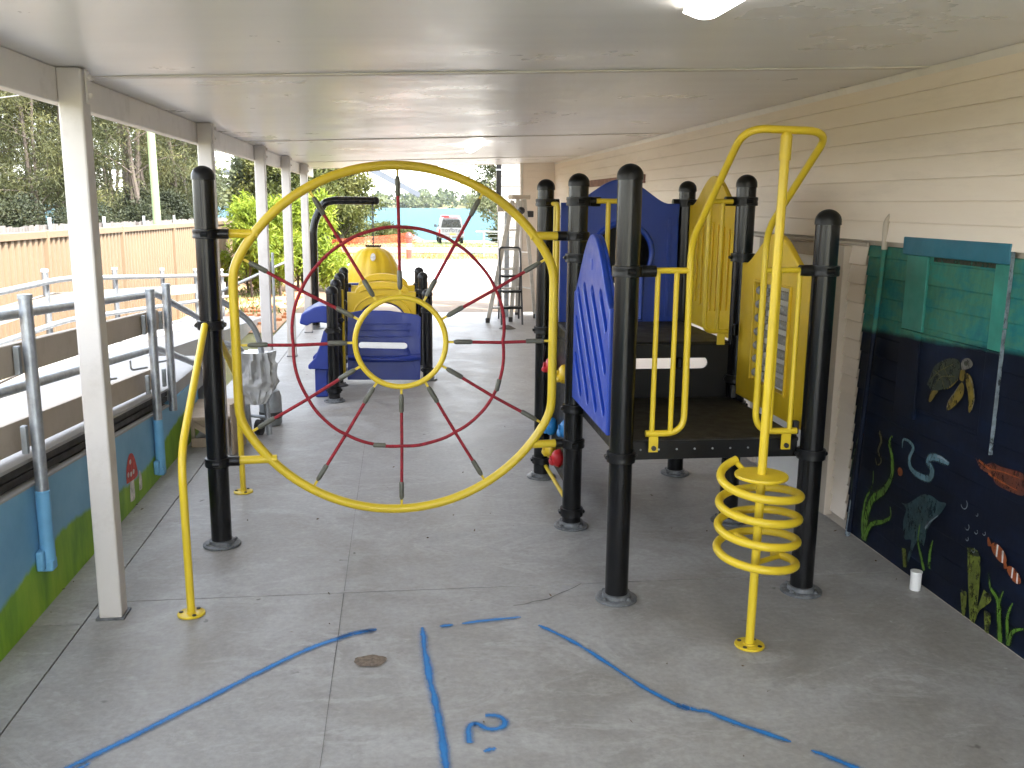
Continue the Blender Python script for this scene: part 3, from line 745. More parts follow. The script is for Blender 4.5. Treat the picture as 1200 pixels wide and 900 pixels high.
m = MB(); m.span((WX - .02, 4.742, .03), (WX - .003, 5.698, 1.428)); m.build('door_leaf', M['white_plastic'], fr, smooth=False)
m = MB(); m.span((WX - .052, 4.80, .75), (WX - .021, 4.83, .86)); m.build('door_handle', M['galv'], fr, smooth=False, bevel=.004)
m = MB(); m.span((WX - .034, 8.8, 1.905), (WX - .022, 11.45, 1.985)); tag(m.build('faded_sign', M['sign_brown'], smooth=False), 'faded brown strip high on the wall behind the blue panel', 'sign')
# neighbouring lit wall, downpipe, meter box beyond the roof end
nb = thing('annexe_wall', 'sunlit pale board wall just past the end of the veranda', 'wall', (1.75, 15.1, 0))
siding('boards', M['siding_white'], 0, .9, .05, 2.75, 0, nb, pitch=.16)
o = bpy.data.objects['boards']; o.matrix_parent_inverse = Matrix.Translation((-1.75, -15.1, 0)) @ Matrix.Translation((1.62, 15.0, 0)) @ Matrix.Rotation(R(90), 4, 'Z') @ Matrix.Translation((0, -.9, 0))
m = MB(); m.span((1.585, 14.98, 0), (1.618, 15.1, 2.75)); m.build('corner_board', M['siding_white'], nb, smooth=False)
dp = thing('downpipe', 'dark downpipe on the corner of the sunlit annexe wall', 'downpipe', (1.55, 14.75, 0))
m = MB(); m.span((1.525, 14.72, 1.68), (1.60, 14.78, 2.44)); m.build('pipe', M['black_plastic'], dp, smooth=False, bevel=.01)
m = MB(); m.span((1.515, 14.71, 2.2), (1.615, 14.795, 2.225)); m.build('strap', M['galv_dull'], dp, smooth=False)
mb_ = thing('meter_box', 'small cream meter box fixed near the top of the ladder', 'box', (1.63, 14.3, 1.6))
m = MB(); m.span((1.50, 14.3, 1.575), (1.80, 14.42, 1.70)); m.build('case', M['beige_board'], mb_, smooth=False, bevel=.006)
m = MB(); m.span((1.49, 14.285, 1.70), (1.81, 14.43, 1.712)); m.build('lid', M['beige_board'], mb_, smooth=False)
gp = thing('square_steel_post', 'grey square steel post standing behind the tall ladder', 'post', (1.61, 14.0, 0))
m = MB(); m.span((1.575, 13.97, .012), (1.645, 14.04, 1.57)); m.build('shaft', M['galv'], gp, smooth=False, bevel=.006)
m = MB(); m.span((1.53, 13.925, .001), (1.69, 14.085, .011)); m.build('base_plate', M['galv'], gp, smooth=False)

# ================================================================ PLAY TOWER
def post_part(parent, x, y, zt, r=.05, clamps=(), flange=True):
    m = MB(); m.lathe([(r, .012), (r, zt - r - .008)], (x, y, 0), 44, .004); p = m.build('post', M['black_post'], parent, angle=60)
    m = MB(); prof = [(r + .004, zt - r - .014), (r + .004, zt - r)] + [((r + .004) * math.cos(a), zt - r + (r) * math.sin(a)) for a in [math.pi / 2 * k / 8 for k in range(1, 8)]] + [(.002, zt)]
    m.lathe(prof, (x, y, 0), 26); m.build('cap', M['black_plastic'], p)
    if flange:
        m = MB(); m.lathe([(.092, .002), (.092, .010), (.086, .014), (r + .012, .014), (r + .010, .03), (r + .001, .032)], (x, y, 0), 28)
        for k in range(4):
            a = .6 + k * math.pi / 2; m.lathe([(.010, .014), (.010, .022), (.004, .026)], (x + .073 * math.cos(a), y + .073 * math.sin(a), 0), 8)
        m.build('flange', M['flange'], p)
    for c in clamps:
        z, dirs = c[0], c[1:]
        m = MB(); m.lathe([(r + .001, z - .022), (r + .011, z - .021), (r + .012, z - .008), (r + .0095, z), (r + .012, z + .008), (r + .011, z + .021), (r + .001, z + .022)], (x, y, 0), 28)
        for d in dirs:
            q = V(d[0], d[1], 0).normalized(); ln = d[2] if len(d) > 2 else .05
            m.tube([V(x, y, z) + q * (r - .01), V(x, y, z) + q * (r + ln)], .024, 14)
            o = V(-q.y, q.x, 0)
            for s_ in (-1, 1): m.tube([V(x, y, z) + o * s_ * (r + .012) - q * .012, V(x, y, z) + o * s_ * (r + .012) + q * .018], .012, 8)
        if not dirs:
            for s_ in (-1, 1): m.tube([(x + s_ * (r + .012), y - .014, z), (x + s_ * (r + .012), y + .014, z)], .010, 8)
        m.build('clamp', M['black_plastic'], p)
    return p
GX0, GX1, GY0, GY1, GY2 = .91, 1.775, 3.73, 4.67, 5.59
tower = thing('play_tower', 'blue, yellow and black play tower with two decks and a spiral pole', 'play structure', (1.34, 4.6, 0))
post_part(tower, .926, GY0, 1.862, clamps=[(1.432, (1, 0, .07)), (.647,)])
post_part(tower, .898, GY1, 1.852, clamps=[(1.713, (1, 0, .06)), (1.432,), (1.541, (-1, 0, .07)), (.652,), (.462, (-1, 0, .06)), (.085,)])
post_part(tower, .876, GY2, 1.845, clamps=[(1.706, (1, 0, .03)), (.94,), (.115,)])
post_part(tower, GX1, GY0, 1.69, clamps=[(1.436, (-1, 0, .06)), (.642,)])
post_part(tower, 1.77, GY1, 1.857, clamps=[(1.722, (-1, 0, .06)), (1.437,), (.80,), (.655,)])
post_part(tower, 1.748, GY2, 1.845, clamps=[(1.713, (-1, 0, .04)), (.94,)])
def deck(z, y0, y1):
    m = MB(); xa, xb = .945, 1.735
    m.span((xa, y0, z - .02), (xb, y1, z)); d = m.build('deck', M['deck'], tower, smooth=False, bevel=.006)
    m = MB()
    for yy, s_ in ((y0 - .006, -1), (y1 + .006, 1)):
        m.span((.975, yy - .005, z - .085), (1.725, yy + .005, z - .003))
    for xx in (xa - .008, xb + .008): m.span((xx - .005, y0 + .05, z - .085), (xx + .005, y1 - .05, z - .003))
    m.build('skirt', M['black_plastic'], d, smooth=False, bevel=.003)
    m = MB()
    for k in range(9): m.lathe([(.0045, 0), (.0045, .003), (.002, .004)], (0, 0, 0), 8); 
    for i in range(len(m.v)):
        k = i // (8 * 3); x, y, zz = m.v[i]; m.v[i] = (1.02 + .08 * k + x, y0 - .0112 - zz, z - .04 + y)
    each(m, 'bolt', M['galv_dull'], d)
    # perforations of the deck plate as rows of raised buttons
    return d
deck(.705, 3.775, 4.645); deck(.992, 4.70, 5.56)
# riser with a long slot between the decks
panel([(.965, .625), (1.72, .625), (1.72, .985), (.965, .985)], [stadium((1.33, .885), .56, .062, 0)], .016, .003, lambda u, v, w: (u, 4.672 + w, v), mb := MB())
mb.build('riser_panel', M['black_plastic'], tower)
m = MB(); m.span((.965, 5.535, .56), (1.43, 5.552, .975)); m.build('added_dark_backing', M['black_plastic'], tower, smooth=False, bevel=.003)  # added black sheet that darkens the view through the riser slot
# blue side panel with slanting grooves (towards the open side)
x = .905
m = MB(); out = bell(3.80, 4.605, .722, 1.27, 1.566, p=1.25, inset=.02)
slots = []; sy, sz = .70, .714
for k in range(12):
    q0 = 5.14 - .182 * k; ok = []
    for j in range(200):
        t = j * .006; yy, zz = q0 - sy * t, 1.37 - sz * t
        if 3.85 < yy < 4.56 and .775 < zz < 1.33 - .35 * max(0, abs(yy - 4.2) - .22): ok.append((yy, zz))
    if len(ok) > 18:
        a, b = ok[0], ok[-1]; L = math.hypot(a[0] - b[0], a[1] - b[1]); slots.append(stadium(((a[0] + b[0]) / 2, (a[1] + b[1]) / 2), L, .056, math.atan2(sz, sy)))
panel(out, slots, .030, .006, lambda u, v, w: (x - .016 + w, u, v), m); panel(out, [], .014, .005, lambda u, v, w: (x + .0055 + w, u, v), m)
sp = m.build('slotted_panel', M['blue_plastic'], tower); sp['label'] = 'blue panel with slanting grooves and a pointed top'
m = MB(); m.box((x - .032, 4.20, 1.43), (.004, .05, .05)); m.build('moulded_square', M['blue_plastic'], sp, smooth=False, bevel=.002)
# blue back panel with keyhole slide opening
def keyhole(cx, cz, r, half, z0):
    a0 = math.asin(min(.99, half / r)); pts = [(cx + half, z0)]
    n = 26
    for k in range(n + 1):
        a = -math.pi / 2 + a0 + (2 * math.pi - 2 * a0) * k / n; pts.append((cx + r * math.cos(a), cz + r * math.sin(a)))
    pts.append((cx - half, z0)); return pts
def bell_with_notch(u0, u1, z0, zs, zt, key):
    b = bell(u0, u1, z0, zs, zt, p=1.5, inset=.10); return [b[0]] + key[::-1] + b[1:] if False else b
y = 5.575; m = MB(); b = bell(.965, 1.695, .985, 1.708, 1.85, p=1.5, inset=.10)
kh = keyhole(1.345, 1.405, .185, .125, 1.01)
panel(b, [kh], .03, .008, lambda u, v, w: (u, y + w, v), m); bp = m.build('window_panel', M['blue_plastic'], tower); bp['label'] = 'dark blue panel with keyhole opening to the slide'
m = MB(); kp = [V(u, y - .022, v) for u, v in kh]; m.tube(kp, .018, 10, closed=True); m.build('opening_rim', M['blue_plastic'], bp)
m = MB(); L = len(kh); vs = [(1.345 + (u - 1.345) * s_, yy, 1.2 + (v - 1.2) * s_) for yy, s_ in ((y + .016, 1.02), (y + .30, 1.06), (y + .55, 1.0)) for u, v in kh if v > 1.0]
m.add(vs, [(j * L + i, j * L + (i + 1) % L, (j + 1) * L + (i + 1) % L, (j + 1) * L + i) for j in range(2) for i in range(L)])
m.span((1.13, y + .56, 1.18), (1.56, y + .575, 1.66)); m.build('slide_hood', M['black_plastic'], bp)
m = MB()
for k in (1, -1):
    m.span((1.345 + k * .29 - .012, y - .020, 1.02), (1.345 + k * .29 + .012, y - .014, 1.62))
each(m, 'panel_rib', M['blue_plastic'], bp, smooth=False, bevel=.002)
# slide behind the keyhole
m = MB(); prof = [(-.24, .16), (-.225, .16), (-.20, .02), (-.15, 0), (.15, 0), (.20, .02), (.225, .16), (.24, .16), (.24, .14), (.215, -.01), (.16, -.03), (-.16, -.03), (-.215, -.01), (-.24, .14)]
path = [(5.60, .985), (5.75, .975), (5.95, .86), (6.4, .52), (6.8, .24), (7.0, .15), (7.35, .12)]
vs = [(1.33 + a, yy, zz + b_) for yy, zz in path for a, b_ in prof]; L = len(prof)
m.add(vs, [(j * L + i, j * L + (i + 1) % L, (j + 1) * L + (i + 1) % L, (j + 1) * L + i) for j in range(len(path) - 1) for i in range(L)] + [tuple(range(L)), tuple((len(path) - 1) * L + i for i in range(L))[::-1]])
m.build('slide', M['blue_plastic'], tower)
# yellow side panels towards the wall
def yellow_panel(y0, y1, z0, zs, zt, holes, nm, grooves):
    o = bell(y0, y1, z0, zs, zt, p=1.5, inset=.06); m = MB()
    if grooves:
        panel(o, grooves, .014, .004, lambda u, v, w: (1.755 + w, u, v), m); panel(o, [], .014, .004, lambda u, v, w: (1.768 + w, u, v), m)
    else: panel(o, holes, .03, .008, lambda u, v, w: (1.762 + w, u, v), m)
    return m.build(nm, M['yellow_plastic'], tower)
gr = [stadium((4.82 + .088 * k, 1.36), .50 - .02 * abs(k - 3), .030, R(90)) for k in range(8)]
p = yellow_panel(4.735, 5.53, 1.0, 1.70, 1.862, [], 'grooved_panel', gr); p['label'] = 'taller yellow panel with upright grooves'
win = [(3.985, .85), (4.40, .85), (4.40, 1.335), (3.985, 1.335)]
p = yellow_panel(3.80, 4.61, .728, 1.415, 1.575, [win], 'abacus_panel', []); p['label'] = 'yellow panel with rows of grey counting beads'
m = MB()
for q in ((3.975, .84, 4.41, .85), (3.975, 1.335, 4.41, 1.345)): m.span((1.735, q[0], q[1]), (1.747, q[2], q[3]))
m.span((1.735, 3.975, .85), (1.747, 3.985, 1.335)); m.span((1.735, 4.40, .85), (1.747, 4.41, 1.335)); m.build('opening_rim', M['yellow_plastic'], p, smooth=False, bevel=.002)
for k in range(7):
    z = .885 + k * .068
    m = MB(); m.tube([(1.762, 3.98, z), (1.762, 4.405, z)], .004, 6); w = m.build('wire', M['galv'], p)
    m = MB(); a = 5 + (k * 3) % 3
    for j in range(a): m.lathe([(.006, -.011), (.019, -.008), (.022, 0), (.019, .008), (.006, .011)], (0, 0, 0), 10)
    for j in range(13 - a): m.lathe([(.006, -.011), (.019, -.008), (.022, 0), (.019, .008), (.006, .011)], (0, 0, 0), 10)
    for i in range(len(m.v)):
        j = i // 50; px, pyy, pz = m.v[i]
        yc = 4.385 - .024 * j if j < a else 4.0 + .024 * (12 - j)
        m.v[i] = (1.762 + px, yc + pz, z + pyy)
    m.build('beads', M['grey_bead'], w)
# front hoop and guard rails
HX0, HX1, SY = 1.19, 1.512, 3.245
TR = .014
hp = [(1.03, GY0, .745), (HX0 + .006, GY0, .745), (HX0 + .002, GY0, 1.55), (1.21, SY, 1.968), (1.526, SY, 1.962), (HX1, GY0, 1.60), (HX1, GY0, .745), (1.70, GY0, .745)]
m = MB(); m.tube(fillet(hp, .085, 8), TR, 14); hoop = m.build('hoop_rail', M['yellow'], tower)
m = MB(); m.tube([(1.035, GY0, 1.435), (HX0 + .002, GY0, 1.435)], TR * .9, 12)
for bx in (1.057, 1.137): m.tube([(bx, GY0, .748), (bx, GY0, 1.432)], TR * .8, 12)
m.span((1.045, GY0 - .006, .664), (1.085, GY0 + .004, .735)); gl = m.build('guard_rail', M['yellow'], tower)
m = MB(); m.tube([(HX1, GY0, 1.437), (1.675, GY0, 1.437)], TR * .9, 12)
for bx in (1.578, 1.668): m.tube([(bx, GY0, .748), (bx, GY0, 1.434)], TR * .8, 12)
m.span((1.635, GY0 - .006, .664), (1.675, GY0 + .004, .735)); gr_ = m.build('guard_rail', M['yellow'], tower)
for bx, g_ in ((1.065, gl), (1.655, gr_)):
    m = MB(); m.tube([(bx, GY0 - .016, .682), (bx, GY0 - .004, .682)], .011, 8); m.build('bolt', M['steel_dark'], g_)
# rails beside the step up to the high deck
m = MB(); m.tube(fillet([(.985, GY1 - .03, 1.716), (1.118, GY1 - .03, 1.716)], .03), TR * .9, 12); m.tube(fillet([(1.045, GY1 - .03, 1.714), (1.045, GY1 - .03, 1.045), (.99, GY1 - .03, 1.045)], .05), TR * .9, 12)
m.tube([(1.11, GY1 - .03, 1.716), (1.11, GY1 - .03, 1.10)], TR * .8, 12); m.build('step_rail', M['yellow'], tower)
m = MB(); m.tube([(1.69, GY1 - .03, 1.72), (1.56, GY1 - .03, 1.72)], TR * .9, 12)
m.tube(fillet([(1.572, GY1 - .03, 1.72), (1.572, GY1 - .03, 1.055), (1.70, GY1 - .03, 1.055)], .05), TR * .9, 12); m.tube([(1.64, GY1 - .03, 1.72), (1.64, GY1 - .03, 1.06)], TR * .8, 12)
m.span((1.645, GY1 - .036, .985), (1.685, GY1 - .026, 1.05)); m.build('step_rail', M['yellow'], tower)
m = MB()
for xx in (1.725, 1.725):
    m.span((xx - .012, GY1 - .09, 1.04), (xx + .012, GY1 - .07, 1.10))
m.span((1.71, GY0 + .05, .715), (1.735, GY0 + .075, .775)); m.span((1.71, GY1 - .11, .715), (1.735, GY1 - .085, .78)); each(m, 'panel_bracket', M['steel_dark'], tower, smooth=False, bevel=.004)
# handles and climbing wall on the open side of the high deck
m = MB()
m.tube(fillet([(.905, 5.50, 1.70), (.905, 5.32, 1.70), (.905, 5.32, .92), (.905, 5.50, .92)], .04), TR * .9, 12)
m.tube([(.905, 5.41, 1.69), (.905, 5.41, .93)], TR * .8, 12); m.tube([(.905, 5.33, .93), (.905, 5.33, .84)], TR * .6, 10); m.build('side_handle', M['yellow'], tower)
m = MB(); m.tube(fillet([(.91, 4.74, 1.70), (.91, 4.90, 1.70), (.91, 4.90, 1.03), (.91, 4.76, 1.0)], .04), TR * .9, 12); m.build('side_handle', M['yellow'], tower)
m = MB(); m.span((.925, 4.74, .12), (.94, 5.52, .93)); cw = m.build('climbing_board', M['black_plastic'], tower, smooth=False, bevel=.003)
for (yy, zz, mt, nm) in ((5.40, .75, 'red_plastic', 'red'), (5.36, .385, 'sky_plastic', 'light blue'), (5.12, .25, 'red_plastic', 'red'), (5.38, .235, 'yellow_plastic', 'yellow'), (4.86, .49, 'sky_plastic', 'light blue'), (4.95, .78, 'yellow_plastic', 'yellow')):
    m = MB(); m.ball((.895, yy, zz), .05, 14, (.75, .85, 1.1)); m.ball((.868, yy + .01, zz - .02), .032, 10, (.8, 1, .8)); m.tube([(.85, yy, zz + .008), (.93, yy, zz)], .014, 8)
    for i, p_ in enumerate(m.v):
        q = Vector(p_); q += V(1, 1, 1) * .008 * mnoise.noise(q * 22); m.v[i] = tuple(q)
    h = m.build('climbing_hold', M[mt], cw); h['label'] = nm + ' climbing hold'
m = MB(); m.tube([(.895, 5.55, .085), (.905, 4.73, .085)], .012, 10); m.build('bottom_rod', M['yellow'], tower)
# spiral pole
m = MB(); m.tube([(1.348, SY, .004), (1.365, SY, 1.88)], .0168, 18); sp = m.build('spiral_pole', M['yellow'], tower)
m = MB(); m.tube([(1.3645, SY, 1.86), (1.366, SY, 1.945)], .021, 18); m.tube([(1.366, SY, 1.94), (1.366, SY, 1.958)], [.021, .016], 18); m.build('pole_sleeve', M['yellow'], sp)
m = MB(); m.lathe([(.058, .002), (.058, .008), (.056, .010), (.024, .010), (.023, .014)], (1.348, SY, 0), 30); m.build('base_plate', M['yellow'], sp)
m = MB()
for k in range(4): a = .8 + k * math.pi / 2; m.lathe([(.009, .0102), (.009, .012)], (1.348 + .043 * math.cos(a), SY + .043 * math.sin(a), 0), 8)
each(m, 'bolt_hole', M['steel_dark'], sp)
m = MB(); m.lathe([(.098, .690), (.1, .694), (.1, .698), (.098, .702), (.02, .703)], (1.353, SY, 0), 40); m.build('step_disc', M['yellow'], sp)
m = MB(); pts = []; RR = .149
for k in range(181):
    t = k / 180; a = 108 + 1375 * t; pts.append((1.351 + RR * math.cos(R(a)), SY + RR * math.sin(R(a)), .645 - .0903 * (a - 270) / 360 + .035 * max(0, 1 - t * 9) ** 2))
m.tube(pts, .016, 14); e0, e1 = pts[0], pts[-1]
m.build('coil', M['yellow'], sp)
m = MB()
for t in (pts[47], pts[94], pts[141], pts[178]): m.tube([(1.352, SY, t[2]), (t[0], t[1], t[2])], .011, 10)
m.tube([(e0[0], e0[1], e0[2] - .01), (e0[0] + .01, e0[1] - .055, .694)], .011, 10)
each(m, 'coil_stay', M['yellow'], sp)

# ================================================================ ROPE WHEEL
web = thing('rope_wheel_climber', 'large yellow ring strung with red rope web on a black post', 'rope climber', (-.9, 4.55, 0))
LY = 4.575; RY = 4.655
def wy(xx): return LY + (RY - LY) * (xx + .9) / 1.8
post_part(web, -.903, 4.56, 1.858, clamps=[(1.545, (1, 0, .055)), (1.113, (-.1, -1, .02), (-.1, 1, .02)), (.434, (1, 0, .055))])
CZ = 1.010; RO = .866
ring = []
def on_ring(a):
    xx, zz = RO * math.cos(a), RO * math.sin(a)
    if abs(xx) > .785: xx = math.copysign(.785, xx)
    return xx, zz
for k in range(144):
    xx, zz = on_ring(2 * math.pi * k / 144); ring.append((xx - .008, wy(xx), CZ + zz))
# round the two bends a little
rr = [Vector(p) for p in ring]
for _ in range(3): rr = [(rr[i - 1] + rr[i] * 2 + rr[(i + 1) % len(rr)]) / 4 for i in range(len(rr))]
m = MB(); m.tube(rr, .0225, 18, closed=True); m.build('outer_ring', M['yellow'], web)
m = MB()
m.tube([(-.80, LY, 1.547), (-.668, wy(-.66), 1.547)], .021, 14); m.tube([(-.80, LY, .434), (-.62, wy(-.62), .434)], .021, 14)
m.tube([(.79, RY, 1.542), (.655, wy(.66), 1.542)], .021, 14); m.tube([(.80, RY, .466), (.68, wy(.68), .466)], .021, 14); each(m, 'ring_arm', M['yellow'], web)
m = MB(); RI = .225
m.tube([(.002 + RI * math.cos(a), wy(0), 1.013 + RI * math.sin(a)) for a in [2 * math.pi * k / 64 for k in range(64)]], .0138, 14, closed=True); m.build('inner_ring', M['yellow'], web)
rnodes = []
RM = [.515, .545, .562, .570, .560, .545, .522, .535, .54, .532, .54, .545]
offs = [0, -1, 1, 0, -1, 1, 0, 1, -2, 0, 1, -1]
lugs = MB()
for k in range(12):
    a = R(30 * k + offs[k] * .6); ca, sa = math.cos(a), math.sin(a)
    p0 = V(.002 + (RI + .012) * ca, wy(0), 1.013 + (RI + .012) * sa)
    xx, zz = on_ring(a); f = 1 - .024 / math.hypot(xx, zz); p1 = V(xx * f - .004, wy(xx), CZ + zz * f)
    d = (p1 - p0).normalized(); q0, q1 = p0 + d * .03, p1 - d * .03
    m = MB(); sag = V(0, 0, -.006) * abs(ca); m.tube([q0, (q0 + q1) / 2 + sag + V(.002 * math.sin(k * 5), .003 * math.cos(k * 3), 0), q1], .0084, 10); rp = m.build('rope', M['rope'], web)
    for e, dd in ((q0, d), (q1, -d)):
        m = MB(); m.tube([e - dd * .004, e + dd * .004, e + dd * .012, e + dd * .085, e + dd * .092], [.006, .0105, .0125, .0125, .009], 12); m.build('ferrule', M['ferrule'], rp)
        lugs.box(e - dd * .014, (.012, .008, .038), Matrix.Rotation(math.atan2(dd.x, dd.z), 3, 'Y'))
    n_ = V(.002 + RM[k] * ca, wy(RM[k] * ca) - .004, 1.012 + RM[k] * sa); rnodes.append(n_)
each(lugs, 'lug', M['yellow'], web, smooth=False, bevel=.002)
# ring rope: sags between the spokes, its two ends joined low on the right
m = MB(); pts = []
for k in range(12):
    a, b = rnodes[k], rnodes[(k + 1) % 12]; mid_a = V(.002, 0, 1.012)
    for j in range(10):
        t = j / 10; p = a * (1 - t) + b * t; c = V(p.x - .002, 0, p.z - 1.012)
        bow = .022 * (4 * t * (1 - t)); p = p + c.normalized() * bow; p.z += .004 * mnoise.noise(V(k, j * .3, 2)); pts.append(p)
m.tube(pts, .0084, 10, closed=True); rr_ = m.build('ring_rope', M['rope'], web)
m = MB()
for k, s_ in ((86, 1), (112, -1)):
    a, b = pts[k % 120], pts[(k + 4) % 120]; d = (b - a).normalized()
    m.tube([a - d * .03, a - d * .026, a + d * .03, a + d * .034], [.009, .0125, .0125, .009], 12)
m.build('ferrule', M['ferrule'], rr_)
for sgn, fy, fxx in ((-1, 3.75, -.882), (1, 5.43, -.937)):
    top = V(-.915, 4.56 + sgn * .075, 1.12)
    m = MB(); m.tube(fillet([top, (fxx - .004, fy, .69), (fxx, fy, .004)], .12, 8), .0165, 14); lg = m.build('leg', M['yellow'], web)
    m = MB(); m.lathe([(.056, .002), (.056, .008), (.053, .010), (.021, .010), (.020, .014)], (fxx, fy, 0), 28); m.build('base_plate', M['yellow'], lg)
    m = MB()
    for k in range(3): a = 1.0 + k * 2.1; m.lathe([(.009, .0102), (.009, .014), (.004, .016)], (fxx + .041 * math.cos(a), fy + .041 * math.sin(a), 0), 8)
    each(m, 'bolt', M['steel_dark'], lg)

# ================================================================ ACCESS RAMP AND ITS WALL
rw = thing('painted_ramp_wall', 'low ramp wall painted with blue sky and rolling green grass', 'wall', (-1.55, 4, 0))
def wtop(y): return .552 - .0735 * (y - 3.75)
m = MB(); pr = [(-2.5, -.14), (6.95, -.14), (6.95, .40), (6.15, .40), (6.15, wtop(6.15)), (-2.5, wtop(-2.5))]
m.prism(pr, 'x', -1.60, -1.50); m.build('painted_face', M['meadow'], rw, smooth=False)
m = MB(); m.bar((-1.55, -2.5, wtop(-2.5) + .006), (-1.55, 6.14, wtop(6.14) + .006), .104, .012); m.build('bare_top_edge', M['ramp_slab'], rw, smooth=False, bevel=.003)
# painted toadstool and its little door post, beside the white roof post
def wallpoly(pts, x, nm, mat):
    P = smooth_pts([(a, b, 0) for a, b in pts + pts[:1]], 4)[:-1]; m = MB(); m.add([(x, y, z) for y, z, _ in P], [tuple(range(len(P)))]); return m.build(nm, M[mat], rw, smooth=None)
wallpoly([(5.14, .05), (5.23, .05), (5.22, .17), (5.16, .17)], -1.4985, 'painted_toadstool_stalk', 'p_white')
wallpoly([(5.09, .17), (5.29, .155), (5.30, .21), (5.24, .30), (5.16, .31), (5.10, .24)], -1.4975, 'painted_toadstool_cap', 'p_red')
for c in ((5.13, .21), (5.18, .27), (5.23, .20), (5.18, .20)): wallpoly(ell(c, .018, .014), -1.4968, 'painted_toadstool_spot', 'p_white')
wallpoly([(5.32, .06), (5.38, .06), (5.38, .14), (5.34, .17)], -1.4985, 'painted_pale_stalk', 'p_white')

ramp = thing('access_ramp', 'pale concrete access ramp that doubles back past a landing', 'ramp', (-2.2, 6, 0))
def rz(y): return .668 - .0715 * (y - 3.68)
m = MB(); m.prism([(-2.5, rz(-2.5)), (6.2, rz(6.2)), (6.2, rz(6.2) - .014), (-2.5, rz(-2.5) - .014)], 'x', -2.36, -1.515); m.build('lower_flight', M['ramp_slab'], ramp, smooth=False)
m = MB(); m.prism([(-2.5, rz(-2.5) - .016), (6.2, rz(6.2) - .016), (6.2, .2), (-2.5, .2)], 'x', -2.34, -1.611); m.build('dark_side_beam', M['dark_slat'], ramp, smooth=False)  # stands in the shadow gap under the slab, shade put into its colour
m = MB()
for k in range(3): m.prism([(-2.5, rz(-2.5) - .02 - .04 * k), (6.2, rz(6.2) - .02 - .04 * k), (6.2, rz(6.2) - .052 - .04 * k), (-2.5, rz(-2.5) - .052 - .04 * k)], 'x', -1.610, -1.53 + (-.001 * k))
m.build('beam_ribs', M['dark_slat'], ramp, smooth=False)
m = MB(); m.span((-3.05, 6.205, .30), (-1.515, 7.55, .482)); m.build('landing', M['ramp_slab'], ramp, smooth=False, bevel=.005)
m = MB(); m.span((-3.04, 6.25, -.14), (-1.61, 7.5, .30)); m.build('landing_base', M['sleeve'], ramp, smooth=False)
m = MB(); m.prism([(7.56, .48), (14.2, .0), (14.2, -.14), (7.56, -.14)], 'x', -3.05, -2.0); m.build('upper_flight', M['ramp_slab'], ramp, smooth=False)
m = MB(); m.span((-1.98, 7.555, -.14), (-1.53, 7.85, .32)); m.span((-1.98, 7.855, -.14), (-1.53, 8.15, .16)); m.build('step', M['ramp_slab'], ramp, smooth=False, bevel=.006)

rail = thing('ramp_handrail', 'galvanised ramp handrail with two beige boards above the painted wall', 'handrail', (-1.5, 4.9, .5))
def zt(y): return 1.255 - .058 * (y - 3.75)
def zl(y): return .945 - .08 * (y - 3.75)
PX = -1.468
for y, ztop in ((1.9, 1.48), (3.855, 1.325), (5.70, 1.178), (6.09, 1.176)):
    zb = wtop(y) - .02
    m = MB(); m.tube([(PX, y, zb), (PX, y, ztop)], .0255, 14); pst = m.build('post', M['galv'], rail)
    m = MB(); m.tube([(PX, y, ztop - .012), (PX, y, ztop + .004)], .028, 14); m.build('post_cap', M['galv_dull'], pst)
    if y < 6:
        m = MB(); m.tube([(PX, y, max(.06, zb - .31)), (PX, y, zb + .003)], .029, 14); m.box((PX - .015, y - .005, max(.05, zb - .32) + .03), (.03, .11, .085)); m.box((PX, y, max(.05, zb - .32) + .0), (.05, .06, .05)); m.build('painted_sleeve', M['sleeve'], pst, bevel=.008)
    m = MB()
    for zz in (1.075 - .053 * (y - 3.79), .76 - .074 * (y - 3.7)): m.span((PX - .05, y - .04, zz - .06), (PX - .028, y - .012, zz + .055))
    each(m, 'board_bracket', M['galv_dull'], pst, smooth=False, bevel=.003)
m = MB(); m.tube(fillet([(-1.545, -2.4, zt(-2.4)), (-1.545, 6.12, zt(6.12)), (-1.50, 7.25, .81), (-1.50, 7.7, .70)], .1), .0225, 14); m.build('top_rail', M['galv'], rail)
m = MB(); m.tube(fillet([(-1.565, -2.4, zl(-2.4)), (-1.565, 6.14, zl(6.14) + .01), (-1.50, 7.25, .44), (-1.50, 7.6, .34)], .1), .0225, 14); m.build('low_rail', M['galv'], rail)
def board(za, zb, sl, y0, y1, x, par):
    m = MB(); m.prism([(y0, za + sl * (y0 - 3.75)), (y1, za + sl * (y1 - 3.75)), (y1, zb + sl * (y1 - 3.75)), (y0, zb + sl * (y0 - 3.75))], 'x', x - .02, x + .02)
    return each(m, 'board', M['beige_board'], par, smooth=False, bevel=.003)
board(1.012, 1.138, -.052, -2.4, 6.07, -1.542, rail); board(.693, .820, -.0745, -2.4, 6.07, -1.572, rail)
for y in (3.4, 4.9, 5.5, 5.95):
    m = MB()
    m.tube(fillet([(-1.55, y, zl(y) - .02), (-1.55, y, zl(y) - .075), (-1.49, y + .12, zl(y) - .08)], .03), .006, 8); m.build('rail_hook', M['galv'], rail)

